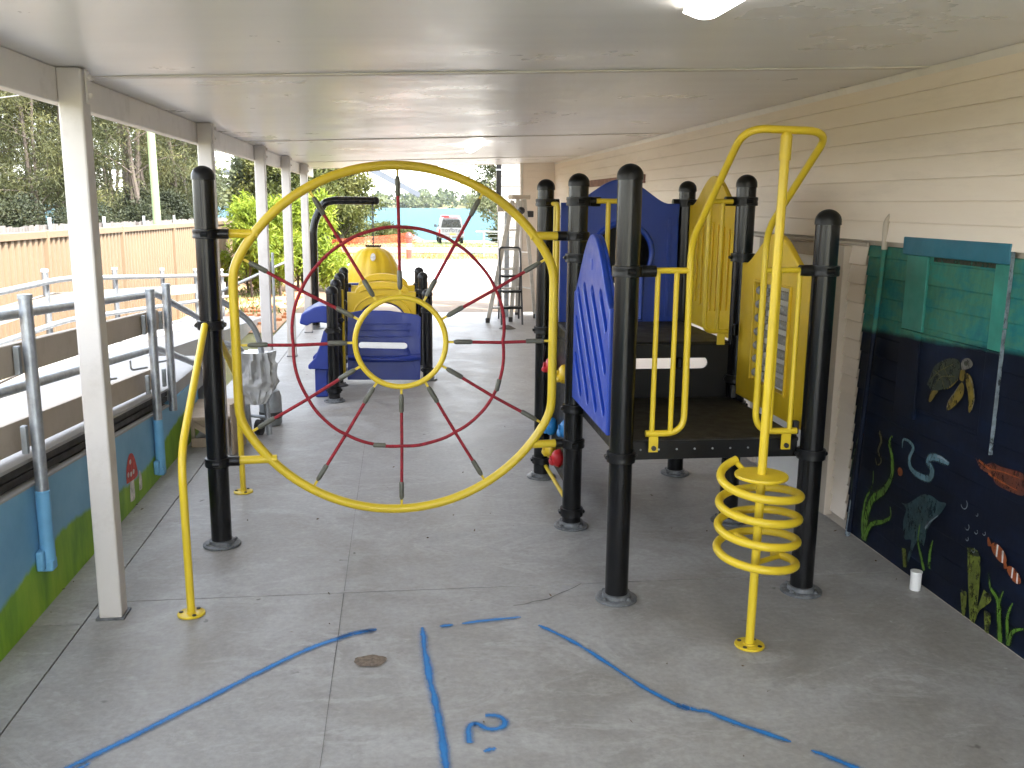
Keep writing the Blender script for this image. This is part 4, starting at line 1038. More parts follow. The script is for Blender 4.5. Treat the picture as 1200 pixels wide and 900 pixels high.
br = thing('far_ramp_handrail', 'bright galvanised handrail with pale boards in front of the cream fence', 'handrail', (-2.6, 9, .5))
def zb_(y): return 1.092 if y < 7.6 else 1.092 - .0725 * (y - 7.6)
path = [(-2.6, 4.4, 1.10), (-2.6, 7.6, 1.092), (-2.6, 14.6, zb_(14.6))]
for dz, nm in ((0, 'top_rail'), (-.325, 'low_rail')):
    m = MB(); m.tube(fillet([V(*p) + V(0, 0, dz) for p in path], .4), .022, 12); m.build(nm, M['galv'], br)
for y in (4.6, 5.9, 7.33, 9.05, 10.8, 12.5, 14.3):
    m = MB(); m.tube([(-2.635, y, max(0, zb_(y) - .62) - .1), (-2.635, y, zb_(y) + .085)], .024, 12); p = m.build('post', M['galv'], br)
    m = MB(); m.tube([(-2.635, y, zb_(y) + .07), (-2.635, y, zb_(y) + .09)], .028, 12); m.build('post_cap', M['white_plastic'], p)
m = MB()
for a, b, w in (((-2.66, 4.4, .92), (-2.66, 7.55, .93), .115), ((-2.66, 7.56, .925), (-2.66, 14.6, .42), .115), ((-2.66, 4.4, .56), (-2.66, 7.55, .57), .13)): m.bar(a, b, .04, w)
each(m, 'board', M['beige_board'], br, smooth=False, bevel=.003)
ir = thing('inner_handrail', 'thin grey handrail with two slender posts beyond the tall black post', 'handrail', (-1.62, 11, 0))
for y in (9.55, 12.6):
    m = MB(); m.tube([(-1.66, y, .0), (-1.66, y, 1.03)], .018, 10); m.build('post', M['galv_dull'], ir)
    m = MB(); m.span((-1.70, y - .02, .80), (-1.68, y + .02, .91)); m.build('bracket', M['steel_dark'], ir, smooth=False)
m = MB(); m.tube([(-1.70, 8.6, .85), (-1.70, 14.4, .80)], .016, 10); m.build('top_rail', M['galv_dull'], ir)

# ------------------------------------------------ things left near the landing
tr = thing('hand_trolley', 'bent galvanised trolley frame standing behind the tall black post', 'trolley', (-1.05, 6.7, 0))
m = MB(); m.tube(fillet([(-1.30, 6.55, 1.06), (-1.17, 6.60, .985), (-1.03, 6.66, .85), (-.985, 6.68, .70), (-.955, 6.72, .03)], .14, 8), .021, 12)
m.tube(fillet([(-1.28, 6.70, .72), (-1.125, 6.74, .66), (-1.105, 6.775, .015)], .05), .021, 12); m.build('frame', M['galv'], tr)
m = MB()
for z in (.16, .42): m.tube([(-1.105, 6.775, z), (-.96, 6.715, z)], .012, 8)
each(m, 'cross_bar', M['galv_dull'], tr)
m = MB(); m.tube([(-1.06, 6.83, .06), (-1.02, 6.82, .06)], .058, 18); m.build('wheel', M['tyre'], tr)
m = MB(); nu, nv = 56, 44; vs = []
for j in range(nv):
    for i in range(nu):
        a = 2 * math.pi * i / nu; t = j / (nv - 1); w = (.105 + .02 * math.sin(t * 3)) * (1 - .5 * max(0, t - .75) * 4); p = V(-1.03 + w * math.cos(a) * .95, 6.70 + .07 * math.sin(a), .64 - .37 * t)
        q = V(p.x * 17 + p.z * 6, p.y * 17, p.z * 8); d = (.45 - abs(mnoise.noise(V(math.cos(a) * 1.9, math.sin(a) * 1.9, t * 1.6)))) * .075 + (.4 - abs(mnoise.noise(V(math.cos(a) * 4.2, math.sin(a) * 4.2, t * 3.5 + 5)))) * .035; vs.append(p + V(math.cos(a), math.sin(a), .2) * d)
m.add(vs, [(j * nu + i, j * nu + (i + 1) % nu, (j + 1) * nu + (i + 1) % nu, (j + 1) * nu + i) for j in range(nv - 1) for i in range(nu)] + [tuple(range(nu)), tuple((nv - 1) * nu + i for i in range(nu))[::-1]])
tag(m.build('crumpled_tarp', M['tarp'], angle=30), 'crumpled silver tarp bundled over the trolley frame', 'tarp')
kb = thing('gas_bottle', 'dull grey cylinder standing under the silver tarp', 'cylinder', (-1.0, 7.15, 0))
m = MB(); m.lathe([(.075, .004), (.085, .02), (.085, .22), (.07, .27), (.03, .29)], (-1.0, 7.15, 0), 22); m.build('body', M['galv_dull'], kb)
m = MB(); m.lathe([(.086, .06), (.089, .07), (.089, .10), (.086, .11)], (-1.0, 7.15, 0), 22); each(m, 'band', M['steel_dark'], kb)
pl = thing('plywood_sheet', 'weathered plywood sheet resting flat on a crate beside the blue wall end', 'board', (-1.3, 6.6, .2))
m = MB(); m.box((-1.335, 6.72, .228), (.33, .62, .018), R(4)); m.build('sheet', M['ply'], pl, smooth=False)
m = MB(); m.box((-1.335, 6.72, .214), (.325, .61, .008), R(4)); m.build('bottom_ply', M['ply'], pl, smooth=False)
cr = thing('timber_crate', 'small timber crate holding up the plywood sheet', 'crate', (-1.32, 6.75, 0))
m = MB()
for z in (.03, .17): 
    m.span((-1.46, 6.50, z - .03), (-1.20, 6.515, z + .035)); m.span((-1.46, 6.97, z - .03), (-1.20, 6.985, z + .035))
each(m, 'slat', M['ply'], cr, smooth=False, bevel=.002)
m = MB()
for xx in (-1.45, -1.21):
    for yy in (6.53, 6.955): m.span((xx - .012, yy - .012, .001), (xx + .012, yy + .012, .206))
each(m, 'corner_leg', M['ply'], cr, smooth=False)
m = MB(); m.bar((-1.44, 6.498, .17), (-1.22, 6.498, .03), .012, .04); m.build('brace', M['ply'], cr, smooth=False)
tag(MB().box((-1.12, 6.42, .18), (.016, .32, .35), R(-6)).build('leaning_board', M['ply'], smooth=False, bevel=.002), 'thin plywood offcut leaning upright against the trolley', 'board')

# ================================================================ FENCES
FX = -3.2
fpanel = None
fence = thing('steel_fence', 'cream ribbed steel fence in bright sun behind the ramp', 'fence', (FX, 9, 0))
def ftop(y): return 1.415 - .0085 * (y - 8)
py_ = [1.9, 4.28, 6.66, 9.04, 11.42, 13.95, 16.3, 18.7]
for a, b in zip(py_[:-1], py_[1:]):
    m = MB(); prof = []; yy = a + .03; k = 0
    while yy < b - .03:
        prof += [(yy, 0), (yy + .055, 0), (yy + .07, .042), (yy + .115, .042)]; yy += .13
    prof = [(p, q) for p, q in prof if p < b - .025]
    L = len(prof); m.add([(FX - .01 - q, p, -.1) for p, q in prof] + [(FX - .01 - q, p, ftop(p) - .02) for p, q in prof], [(i, i + 1, L + i + 1, L + i) for i in range(L - 1)])
    m.build('panel', M['fence_metal'], fence, smooth=False)
    m = MB(); m.bar((FX - .018, a, ftop(a) - .03), (FX - .018, b, ftop(b) - .03), .05, .065); m.build('top_rail', M['fence_metal'], fence, smooth=False, bevel=.004)
for y in py_:
    m = MB(); m.span((FX - .05, y - .028, -.1), (FX + .014, y + .028, ftop(y) + .012)); m.build('post', M['fence_metal'], fence, smooth=False, bevel=.005)
pf = thing('paling_fence', 'old grey paling fence showing just above the cream steel fence', 'fence', (-5.6, 18, 0))
m = MB(); rnd.seed(3)
y = 5.0
while y < 34:
    w = .10 + .01 * rnd.random(); t = 1.30 - .009 * (y - 14) + rnd.uniform(-.02, .02); m.span((-5.61 + rnd.uniform(-.004, .004), y, -.2), (-5.59, y + w, t)); y += w + .012
m.build('palings', M['paling'], pf, smooth=False)
m = MB(); m.span((-5.66, 5, .95), (-5.62, 34, 1.02)); m.span((-5.66, 5, .25), (-5.62, 34, .32)); m.build('rail', M['paling'], pf, smooth=False)
for y in (10, 13.2, 15.8, 18.6, 21.4, 24.2, 27):
    m = MB(); m.tube([(-5.54, y, -.2), (-5.54, y, 1.42 - .009 * (y - 14))], .03, 8); m.build('post', M['galv_dull'], pf)

# ================================================================ TODDLER PLAY FRAME (farther back)
tod = thing('toddler_play_frame', 'small low play frame with blue bench panel and yellow arches', 'play structure', (-.17, 9, 0))
def small_post(x, y, zt, clamps=()): return post_part(tod, x, y, zt, .049, clamps)
for (x, y, zt_, cl) in ((-.572, 7.98, 1.0, [(.10,), (.62,)]), (-.585, 8.70, 1.0, [(.62,)]), (-.60, 9.50, 1.0, [(.70,), (.10,)]), (-.605, 10.3, 1.0, [(.80, (1, 0, .03))]),
                        (.262, 8.93, .885, [(.68, (-1, 0, .0)), (.1,)]), (.238, 9.60, 1.0, [(.80, (-1, 0, .03))]), (.214, 10.37, 1.0, [(.80,)])): small_post(x, y, zt_, cl)
# blue bench panel with a long slot, bulging to a seat lip low down
m = MB(); out = [(-.505, .03), (.185, .02), (.20, .62), (.17, .645), (-.10, .685), (-.35, .69), (-.49, .665)]
def bulge(u, v, w): return (u, 8.86 + w - .10 * math.exp(-((v - .235) / .06) ** 2) - .04 * max(0, .25 - v) + .05 * (v - .4), v)
rows = []
panel(out, [stadium((-.165, .355), .46, .058, R(-1.5))], .03, .006, lambda u, v, w: bulge(u, v, w), m)
# the curved lip is a separate moulding so the plate stays tidy
bench = m.build('bench_panel', M['bench_blue'], tod)
m = MB(); m.tube(fillet([(-.49, 8.80, .245), (-.30, 8.755, .235), (.02, 8.755, .235), (.185, 8.80, .245)], .1), .028, 10); m.build('seat_lip', M['bench_blue'], bench)
m = MB()
for z in (.44, .50, .56): m.span((-.42, 8.835, z - .004), (.10, 8.845, z + .004))
each(m, 'moulded_line', M['bench_blue'], bench, smooth=False, bevel=.002)
def arch(y, zo, ri, zc, nm):
    out = [(-.53, .50), (-.36, .50)]
    for k in range(17):
        a = math.pi - math.pi * k / 16; out.append((-.18 + ri * math.cos(a), .52 + (zc - .52) * math.sin(a)))
    out += [(.0, .50), (.165, .50), (.165, .80), (.10, .80)]
    for k in range(15):
        a = math.pi * k / 14; out.append((-.18 + .27 * math.cos(a), .80 + (zo - .80) * math.sin(a) ** .9))
    out += [(-.46, .80), (-.53, .80)]
    m = MB(); panel(out, [], .05, .012, lambda u, v, w: (u, y + w, v), m); o = m.build(nm, M['yellow_plastic'], tod)
    m = MB(); m.tube([(-.18 + .225 * math.cos(a), y - .03, .795 + (zo - .86) * math.sin(a)) for a in [math.pi * k / 16 for k in range(17)]], .010, 8)
    m.tube([(-.18 + .29 * math.cos(a), y - .026, .56 + (zc + .07 - .56) * math.sin(a)) for a in [math.pi * k / 16 for k in range(17)]], .010, 8); m.build('moulded_ridge', M['yellow_plastic'], o)
arch(9.55, .905, .24, .70, 'arch_panel'); arch(10.33, .93, .24, .72, 'arch_panel')
m = MB(); n = 14
vs = []; yy = [9.60, 9.8, 10.05, 10.28]
for y in yy:
    for k in range(n + 1):
        a = math.pi * k / n; vs.append((-.18 + .25 * math.cos(a), y, .50 + .20 * math.sin(a)))
m.add(vs, [(j * (n + 1) + i, j * (n + 1) + i + 1, (j + 1) * (n + 1) + i + 1, (j + 1) * (n + 1) + i) for j in range(3) for i in range(n)])
tn = m.build('tunnel_shell', M['bench_blue'], tod); sd = tn.modifiers.new('thick', 'SOLIDIFY'); sd.thickness = .02
m = MB(); m.span((-.575, 10.42, .70), (-.24, 10.50, .815)); m.build('blue_ledge', M['bench_blue'], tod, smooth=False, bevel=.02)
# blue slide leaving to the left with a hood above it
m = MB(); m.prism([(-.60, .66), (-.60, .80), (-.66, .815), (-.74, .80), (-.845, .745), (-.865, .66), (-.80, .64), (-.76, .665), (-.69, .67)], 'y', 8.12, 8.60); m.build('slide_hood', M['bench_blue'], tod, bevel=.012)
m = MB(); sec = [(-.62, .62), (-.66, .60), (-.70, .46), (-.74, .36), (-.80, .30), (-.80, .265), (-.60, .255), (-.58, .4)]
m.prism(sec, 'y', 8.10, 8.14); m.prism(sec, 'y', 8.56, 8.60); m.prism([(-.60, .54), (-.63, .53), (-.70, .34), (-.79, .27), (-.79, .25), (-.69, .30), (-.62, .50)], 'y', 8.145, 8.555); m.build('slide_chute', M['bench_blue'], tod, bevel=.008)
m = MB(); m.tube([(-.525, 8.72, .08), (-.53, 8.72, .90)], .012, 8); m.build('yellow_rod', M['yellow'], tod)
m = MB(); m.span((-.75, 8.16, .002), (-.64, 8.5, .255)); m.build('slide_foot', M['bench_blue'], tod, smooth=False, bevel=.01)
# bent black pole and the hanging dome
bp_ = thing('bent_pole', 'tall black pole bent over at the top like a street lamp', 'pole', (-1.13, 12.76, 0))
m = MB(); m.tube(fillet([(-1.135, 12.76, .01), (-1.135, 12.76, 1.42), (-.98, 12.76, 1.685), (-.86, 12.76, 1.715), (-.31, 12.76, 1.715)], .34, 10), .052, 20); q = m.build('shaft', M['black_post'], bp_)
m = MB(); m.ball((-.305, 12.76, 1.715), .054, 18); m.build('end_cap', M['black_plastic'], bp_)
m = MB(); m.lathe([(.11, .002), (.11, .014), (.06, .018), (.056, .05)], (-1.135, 12.76, 0), 24); m.build('flange', M['flange'], bp_)
dm = thing('hanging_dome', 'yellow ribbed plastic dome hanging by a chain from the bent pole', 'dome', (-.345, 12.76, .6))
m = MB(); n = 72; prof = [(.03, 1.105), (.10, 1.10), (.16, 1.082), (.22, 1.045), (.275, .985), (.315, .91), (.345, .82), (.362, .73), (.370, .65), (.372, .575), (.352, .575), (.345, .70), (.31, .88), (.25, .99), (.12, 1.07), (.03, 1.08)]
vs = []
for r_, z in prof:
    for k in range(n):
        a = 2 * math.pi * k / n; g_ = (math.cos(a * 10) > .55); f = min(1, max(0, (r_ - .10) / .12)) * (1 if z > .64 else 0)
        q = r_ - (.014 * f if g_ else 0); vs.append((-.345 + q * math.cos(a), 12.76 + q * math.sin(a), z))
m.add(vs, [(i * n + k, i * n + (k + 1) % n, ((i + 1) % len(prof)) * n + (k + 1) % n, ((i + 1) % len(prof)) * n + k) for i in range(len(prof)) for k in range(n)]); m.build('shell', M['yellow_plastic'], dm, angle=50)
m = MB(); m.add([(-.345 + .034 * math.cos(t), 12.76 - .302 + .040 * math.sin(t), .985 + .05 * math.sin(t)) for t in [2 * math.pi * k / 16 for k in range(16)]], [tuple(range(16))]); m.build('oval_spot', M['p_white'], dm, smooth=None)
m = MB(); m.tube([(-.45, 12.76, 1.115), (-.24, 12.76, 1.115)], .012, 8)
for k in range(7): m.ball((-.44 + .032 * k, 12.75, 1.125), .014, 8)
m.build('top_fitting', M['steel_dark'], dm)
m = MB(); z = 1.13; k = 0
while z < 1.655:
    a = (k % 2) * math.pi / 2; m.tube([(-.345 + .009 * math.cos(t) * math.cos(a), 12.76 + .009 * math.cos(t) * math.sin(a), z + .017 + .019 * math.sin(t)) for t in [2 * math.pi * j / 8 for j in range(8)]], .006, 5, closed=True); z += .029; k += 1
m.build('chain', M['steel_dark'], dm)
# ================================================================ LADDERS
ld = thing('tall_step_ladder', 'tall aluminium step ladder standing open near the end of the veranda', 'ladder', (1.6, 13.4, 0))
def rail_bar(a, b, w=.06, h=.026, par=None, nm='stile', mat='alum', up=(0, 1, 0)):
    m = MB(); m.bar(a, b, w, h, up); return m.build(nm, M[mat], par, smooth=False, bevel=.004)
F0, F1 = V(1.255, 13.25, .01), V(1.62, 13.42, 1.74); G0, G1 = V(1.60, 13.1, .01), V(1.73, 13.38, 1.74)
rail_bar(F0, F1, par=ld); rail_bar(G0 + V(0, .25, 0), G1 + V(0, .04, 0), par=ld)
B0, B1 = V(2.02, 13.75, .01), V(1.80, 13.50, 1.80); D0, D1 = V(1.80, 14.2, .01), V(1.72, 13.62, 1.80)
rail_bar(B0, B1, .05, par=ld); rail_bar(D0, D1, .05, par=ld)
for t in (.12, .28, .44, .60, .76, .9):
    a, b = F0.lerp(F1, t), (G0 + V(0, .25, 0)).lerp(G1 + V(0, .04, 0), t); m = MB(); m.bar(a, b, .08, .022); m.build('tread', M['alum'], ld, smooth=False, bevel=.003)
for t in (.25, .55):
    m = MB(); m.bar(B0.lerp(B1, t), D0.lerp(D1, t), .03, .02); each(m, 'cross_bar', M['alum'], ld, smooth=False)
m = MB(); m.box((1.725, 13.47, 1.79), (.27, .20, .06), R(12)); m.build('top_cap', M['beige_board'], ld, smooth=False, bevel=.01)
m = MB(); m.box((1.90, 13.62, 1.55), (.10, .12, .09)); m.ball((1.74, 13.36, 1.60), .055, 10); each(m, 'hinge', M['steel_dark'], ld, bevel=.01)
for a in (F0, G0 + V(0, .25, 0), B0, D0):
    m = MB(); m.box(a + V(0, 0, .03), (.06, .05, .07)); m.build('foot', M['steel_dark'], ld, smooth=False, bevel=.006)
st = thing('folding_step_stool', 'small black three tread step stool standing under the tall ladder', 'step stool', (1.58, 13.2, 0))
for dx in (0, .30):
    m = MB(); m.tube([(1.43 + dx, 13.0, .004), (1.425 + dx, 13.3, 1.02)], .0135, 8); m.tube([(1.47 + dx, 13.75, .004), (1.43 + dx, 13.32, .80)], .0135, 8); m.build('leg', M['steel_dark'], st)
m = MB(); m.tube(fillet([(1.425, 13.3, 1.0), (1.43, 13.31, 1.08), (1.72, 13.31, 1.08), (1.725, 13.3, 1.0)], .05), .0135, 8); m.build('handle', M['steel_dark'], st)
for z, y in ((.25, 13.02), (.47, 13.11), (.68, 13.2)):
    m = MB(); m.box((1.58, y, z), (.28, .17, .03)); m.build('tread', M['black_plastic'], st, smooth=False, bevel=.008)
hs = MB(); hs.tube([(1.98 + .10 * math.cos(t) * .6, 13.0 + .05 * math.cos(t), .14 + .12 * math.sin(t)) for t in [2 * math.pi * k / 24 for k in range(24)]], .018, 8, closed=True); hs.tube([(1.98 + .085 * math.cos(t) * .6, 13.05 + .05 * math.cos(t), .14 + .105 * math.sin(t)) for t in [2 * math.pi * k / 24 for k in range(24)]], .018, 8, closed=True)
tag(hs.build('coiled_hose', M['galv_dull']), 'coil of grey hose standing on the floor beside the ladder', 'hose')
rg = MB(); vs = []
for j in range(7):
    for i in range(14): a = 2 * math.pi * i / 14; r_ = .095 * (1 - j / 6.5) + .005; vs.append((1.47 + r_ * 1.2 * math.cos(a) + .02 * mnoise.noise(V(i, j, 1)), 12.62 + r_ * math.sin(a), .003 + .05 * (j / 6) + .012 * mnoise.noise(V(i * .7, j, 5)) * (j > 0)))
rg.add(vs, [(j * 14 + i, j * 14 + (i + 1) % 14, (j + 1) * 14 + (i + 1) % 14, (j + 1) * 14 + i) for j in range(6) for i in range(14)] + [tuple(6 * 14 + i for i in range(14))])
tag(rg.build('dropped_rag', M['paling']), 'small grey rag lying on the floor in front of the ladder', 'rag')

# ================================================================ BEYOND THE SLAB
tops = [(-6.2, .12), (-4.6, .30), (-3.4, .46), (-1.8, .60), (-.3, .72), (.30, .78), (.8, .56), (1.4, .36), (2.3, .14), (2.9, .24), (3.4, .40), (3.9, .50), (5.2, .55)]
P = smooth_pts([(a, b, 0) for a, b in tops], 8)
m = MB(); vs = []
for x, z, _ in P:
    y = 28.75 + .10 * math.sin(x * 1.7)
    for k in range(4): t = k / 3; vs.append((x, y + .05 * math.sin(x * 3 + k), .015 + (z - .015) * t))
m.add(vs, [(4 * i + k, 4 * i + k + 1, 4 * i + 4 + k + 1, 4 * i + 4 + k) for i in range(len(P) - 1) for k in range(3)])
tag(m.build('barrier_mesh', M['barrier'], smooth=None), 'sagging orange plastic barrier mesh strung across the far end', 'barrier mesh')
bo = thing('bollard', 'red and white bollard holding up the peak of the orange mesh', 'bollard', (.30, 28.95, 0))
m = MB(); m.lathe([(.085, .0), (.085, .27), (.085, .275)], (.30, 28.95, 0), 18); m.build('red_base', M['red_plastic'], bo)
m = MB(); m.lathe([(.083, .276), (.083, .46)], (.30, 28.95, 0), 18); m.build('white_band', M['p_white'], bo)
m = MB(); m.lathe([(.085, .461), (.085, .60), (.12, .62), (.12, .70), (.06, .78), (.02, .80)], (.30, 28.95, 0), 18); m.build('red_top', M['red_plastic'], bo)
for x, lab in ((-3.4, 'thin black stake on the low left run of the orange mesh'), (3.35, 'thin black stake where the orange mesh rises again near the ladder')):
    tag(MB().tube([(x, 28.7, 0), (x, 28.7, .62)], .018, 8).ball((x, 28.7, .63), .022, 8).build('mesh_stake', M['steel_dark']), lab, 'stake')
wf = thing('pipe_fence', 'low grey pipe and wire fence beyond the slab near the ladder', 'fence', (3.5, 30, 0))
m = MB(); m.tube([(2.45, 30, .80), (8, 30, .80)], .025, 8); m.build('top_pipe', M['galv_dull'], wf)
for x in (2.7, 3.2, 4.4, 5.6):
    m = MB(); m.tube([(x, 30, -.05), (x, 30, .82 if x != 3.2 else .55)], .026 if x != 3.2 else .015, 8); m.build('post', M['galv_dull'], wf)
m = MB()
for k in range(6): m.tube([(2.7, 30, .12 + .12 * k), (8, 30, .12 + .12 * k)], .004, 4)
m.build('wire', M['galv_dull'], wf)
kb_ = MB(); kb_.span((4.0, 29.3, -.02), (7.5, 29.6, .10)); tag(kb_.build('yellow_kerb_block', M['yellow_plastic'], smooth=False, bevel=.02), 'yellow kerb block at the edge of the pale slab', 'kerb')

# white four wheel drive parked on the grass by the water, seen from behind
CX, CY, CZ_ = 3.30, 59.6, ground_z(0, 60) + .0
car = thing('parked_car', 'silver four wheel drive parked on the grass by the water', 'car', (CX, CY, CZ_))
W = .80
def cp_(x, y, z): return (CX + x, CY + y, CZ_ + z)
m = MB()
secs = [(-.02, .42, .98, W * .97), (.05, .36, 1.0, W), (1.2, .34, 1.0, W), (2.9, .34, .98, W), (3.7, .36, .95, W * .97), (4.1, .42, .86, W * .9)]
vs = []
for y, z0, z1, w in secs:
    vs += [cp_(-w * .94, y, z0), cp_(-w, y, z0 + .12), cp_(-w, y, z1 - .12), cp_(-w * .95, y, z1), cp_(w * .95, y, z1), cp_(w, y, z1 - .12), cp_(w, y, z0 + .12), cp_(w * .94, y, z0)]
m.add(vs, [(j * 8 + i, j * 8 + (i + 1) % 8, (j + 1) * 8 + (i + 1) % 8, (j + 1) * 8 + i) for j in range(5) for i in range(8)] + [tuple(range(8)), tuple(40 + i for i in range(8))])
vs = []
for y, w0, w1, z1 in ((.02, W * .94, W * .76, 1.62), (.30, W * .95, W * .78, 1.68), (1.8, W * .95, W * .78, 1.69), (2.55, W * .93, W * .74, 1.62), (3.05, W * .9, W * .82, 1.0)):
    vs += [cp_(-w0, y, .985), cp_(-w1, y, z1 - .05), cp_(-w1 * .9, y, z1), cp_(w1 * .9, y, z1), cp_(w1, y, z1 - .05), cp_(w0, y, .985)]
m.add(vs, [(j * 6 + i, j * 6 + (i + 1) % 6, (j + 1) * 6 + (i + 1) % 6, (j + 1) * 6 + i) for j in range(4) for i in range(6)] + [tuple(range(6)), tuple(24 + i for i in range(6))])
body = m.build('body', M['car_paint'], car, bevel=.02)
m = MB(); m.add([cp_(-W * .80, -.005, 1.04), cp_(-W * .66, -.005, 1.53), cp_(W * .66, -.005, 1.53), cp_(W * .80, -.005, 1.04), cp_(-W * .80, .04, 1.04), cp_(-W * .66, .04, 1.53), cp_(W * .66, .04, 1.53), cp_(W * .80, .04, 1.04)], [(0, 1, 2, 3), (7, 6, 5, 4), (0, 4, 5, 1), (1, 5, 6, 2), (2, 6, 7, 3), (3, 7, 4, 0)]); m.build('rear_window', M['glass_dark'], car, smooth=False, bevel=.02)
for s_ in (-1, 1):
    m = MB(); m.add([cp_(s_ * W * .955, .35, 1.05), cp_(s_ * W * .955, 2.5, 1.05), cp_(s_ * W * .79, 2.3, 1.56), cp_(s_ * W * .79, .5, 1.56), cp_(s_ * W * .85, .35, 1.05), cp_(s_ * W * .85, 2.5, 1.05), cp_(s_ * W * .72, 2.3, 1.56), cp_(s_ * W * .72, .5, 1.56)], [(0, 1, 2, 3), (7, 6, 5, 4), (0, 4, 5, 1), (1, 5, 6, 2), (2, 6, 7, 3), (3, 7, 4, 0)]); m.build('side_window', M['glass_dark'], car, smooth=False)
    m = MB(); m.box(cp_(s_ * W * .93, -.03, .80), (.10, .05, .24)); m.build('tail_lamp', M['tail_red'], car, smooth=False, bevel=.012)
    m = MB(); m.box(cp_(s_ * (W + .10), 2.75, 1.08), (.16, .08, .17)); m.tube([cp_(s_ * W * .9, 2.75, 1.03), cp_(s_ * (W + .06), 2.75, 1.05)], .02, 6); m.build('mirror', M['steel_dark'], car, bevel=.02)
    for y in (.62, 3.3):
        m = MB(); p = [(.20, -.105), (.31, -.10), (.335, -.06), (.335, .06), (.31, .10), (.20, .105)]; n = 26
        m.add([cp_(s_ * (W - .10) + w, y + r_ * math.cos(2 * math.pi * k / n), .335 + r_ * math.sin(2 * math.pi * k / n)) for r_, w in p for k in range(n)], [(i * n + k, i * n + (k + 1) % n, (i + 1) * n + (k + 1) % n, (i + 1) * n + k) for i in range(5) for k in range(n)]); wheel = m.build('wheel', M['tyre'], car)
        m = MB(); m.tube([cp_(s_ * (W - .10) - .09, y, .335), cp_(s_ * (W - .10) + .09, y, .335)], .205, 20); m.build('rim', M['chrome'], wheel)
m = MB(); m.box(cp_(0, -.06, .47), (W * 1.98, .16, .17)); m.build('bumper', M['bar_grey'], car, smooth=False, bevel=.03)
m = MB(); m.box(cp_(0, -.05, .60), (W * 1.5, .03, .09)); m.build('tailgate_recess', M['bar_grey'], car, smooth=False, bevel=.01)
m = MB(); m.box(cp_(.10, -.075, .61), (.36, .02, .11)); m.build('number_plate', M['plate_yellow'], car, smooth=False, bevel=.004)
m = MB(); m.box(cp_(-.02, -.16, .40), (.08, .12, .08)); m.ball(cp_(-.02, -.24, .45), .04, 10); m.build('tow_ball', M['chrome'], car)
m = MB(); m.box(cp_(0, -.02, 1.655), (W * 1.2, .05, .05)); m.box(cp_(-.38, .1, 1.73), (.50, .18, .10)); m.build('roof_light_bar', M['tail_red'], car, smooth=False, bevel=.02)
m = MB()
for y in (.5, 1.3, 2.1): m.tube([cp_(-W * .74, y, 1.76), cp_(W * .74, y, 1.76)], .018, 8)
for s_ in (-1, 1): m.tube([cp_(s_ * W * .74, .4, 1.76), cp_(s_ * W * .74, 2.2, 1.76)], .018, 8); [m.tube([cp_(s_ * W * .74, y, 1.64), cp_(s_ * W * .74, y, 1.76)], .014, 6) for y in (.5, 2.1)]
m.build('roof_rack', M['bar_grey'], car)
def text(body, size, loc, mat, parent, name):
    cu = bpy.data.curves.new('lettering', 'FONT'); cu.body = body; cu.size = size; cu.align_x = 'CENTER'; cu.align_y = 'CENTER'; cu.extrude = .004; cu.offset = size * .035; cu.space_character = 1.25
    o = bpy.data.objects.new('lettering', cu); C.objects.link(o); me = bpy.data.meshes.new_from_object(o.evaluated_get(bpy.context.evaluated_depsgraph_get()))
    m = MB(); m.add([(loc[0] + v.co.x, loc[1] - v.co.z, loc[2] + v.co.y) for v in me.vertices], [tuple(p.vertices) for p in me.polygons]); bpy.data.objects.remove(o); bpy.data.curves.remove(cu)
    return m.build(name, mat, parent, smooth=None)
text('TOYOTA', .25, cp_(0, -.03, .83), M['letter_dark'], car, 'tailgate_lettering')
m = MB(); 
for a, b in ((.085, .055), (.03, .05), (.055, .022)): m.tube([cp_(a * math.cos(t), -.028, .955 + b * .6 * math.sin(t)) for t in [2 * math.pi * k / 20 for k in range(20)]], .006, 5, closed=True)
m.build('oval_badge', M['letter_dark'], car)

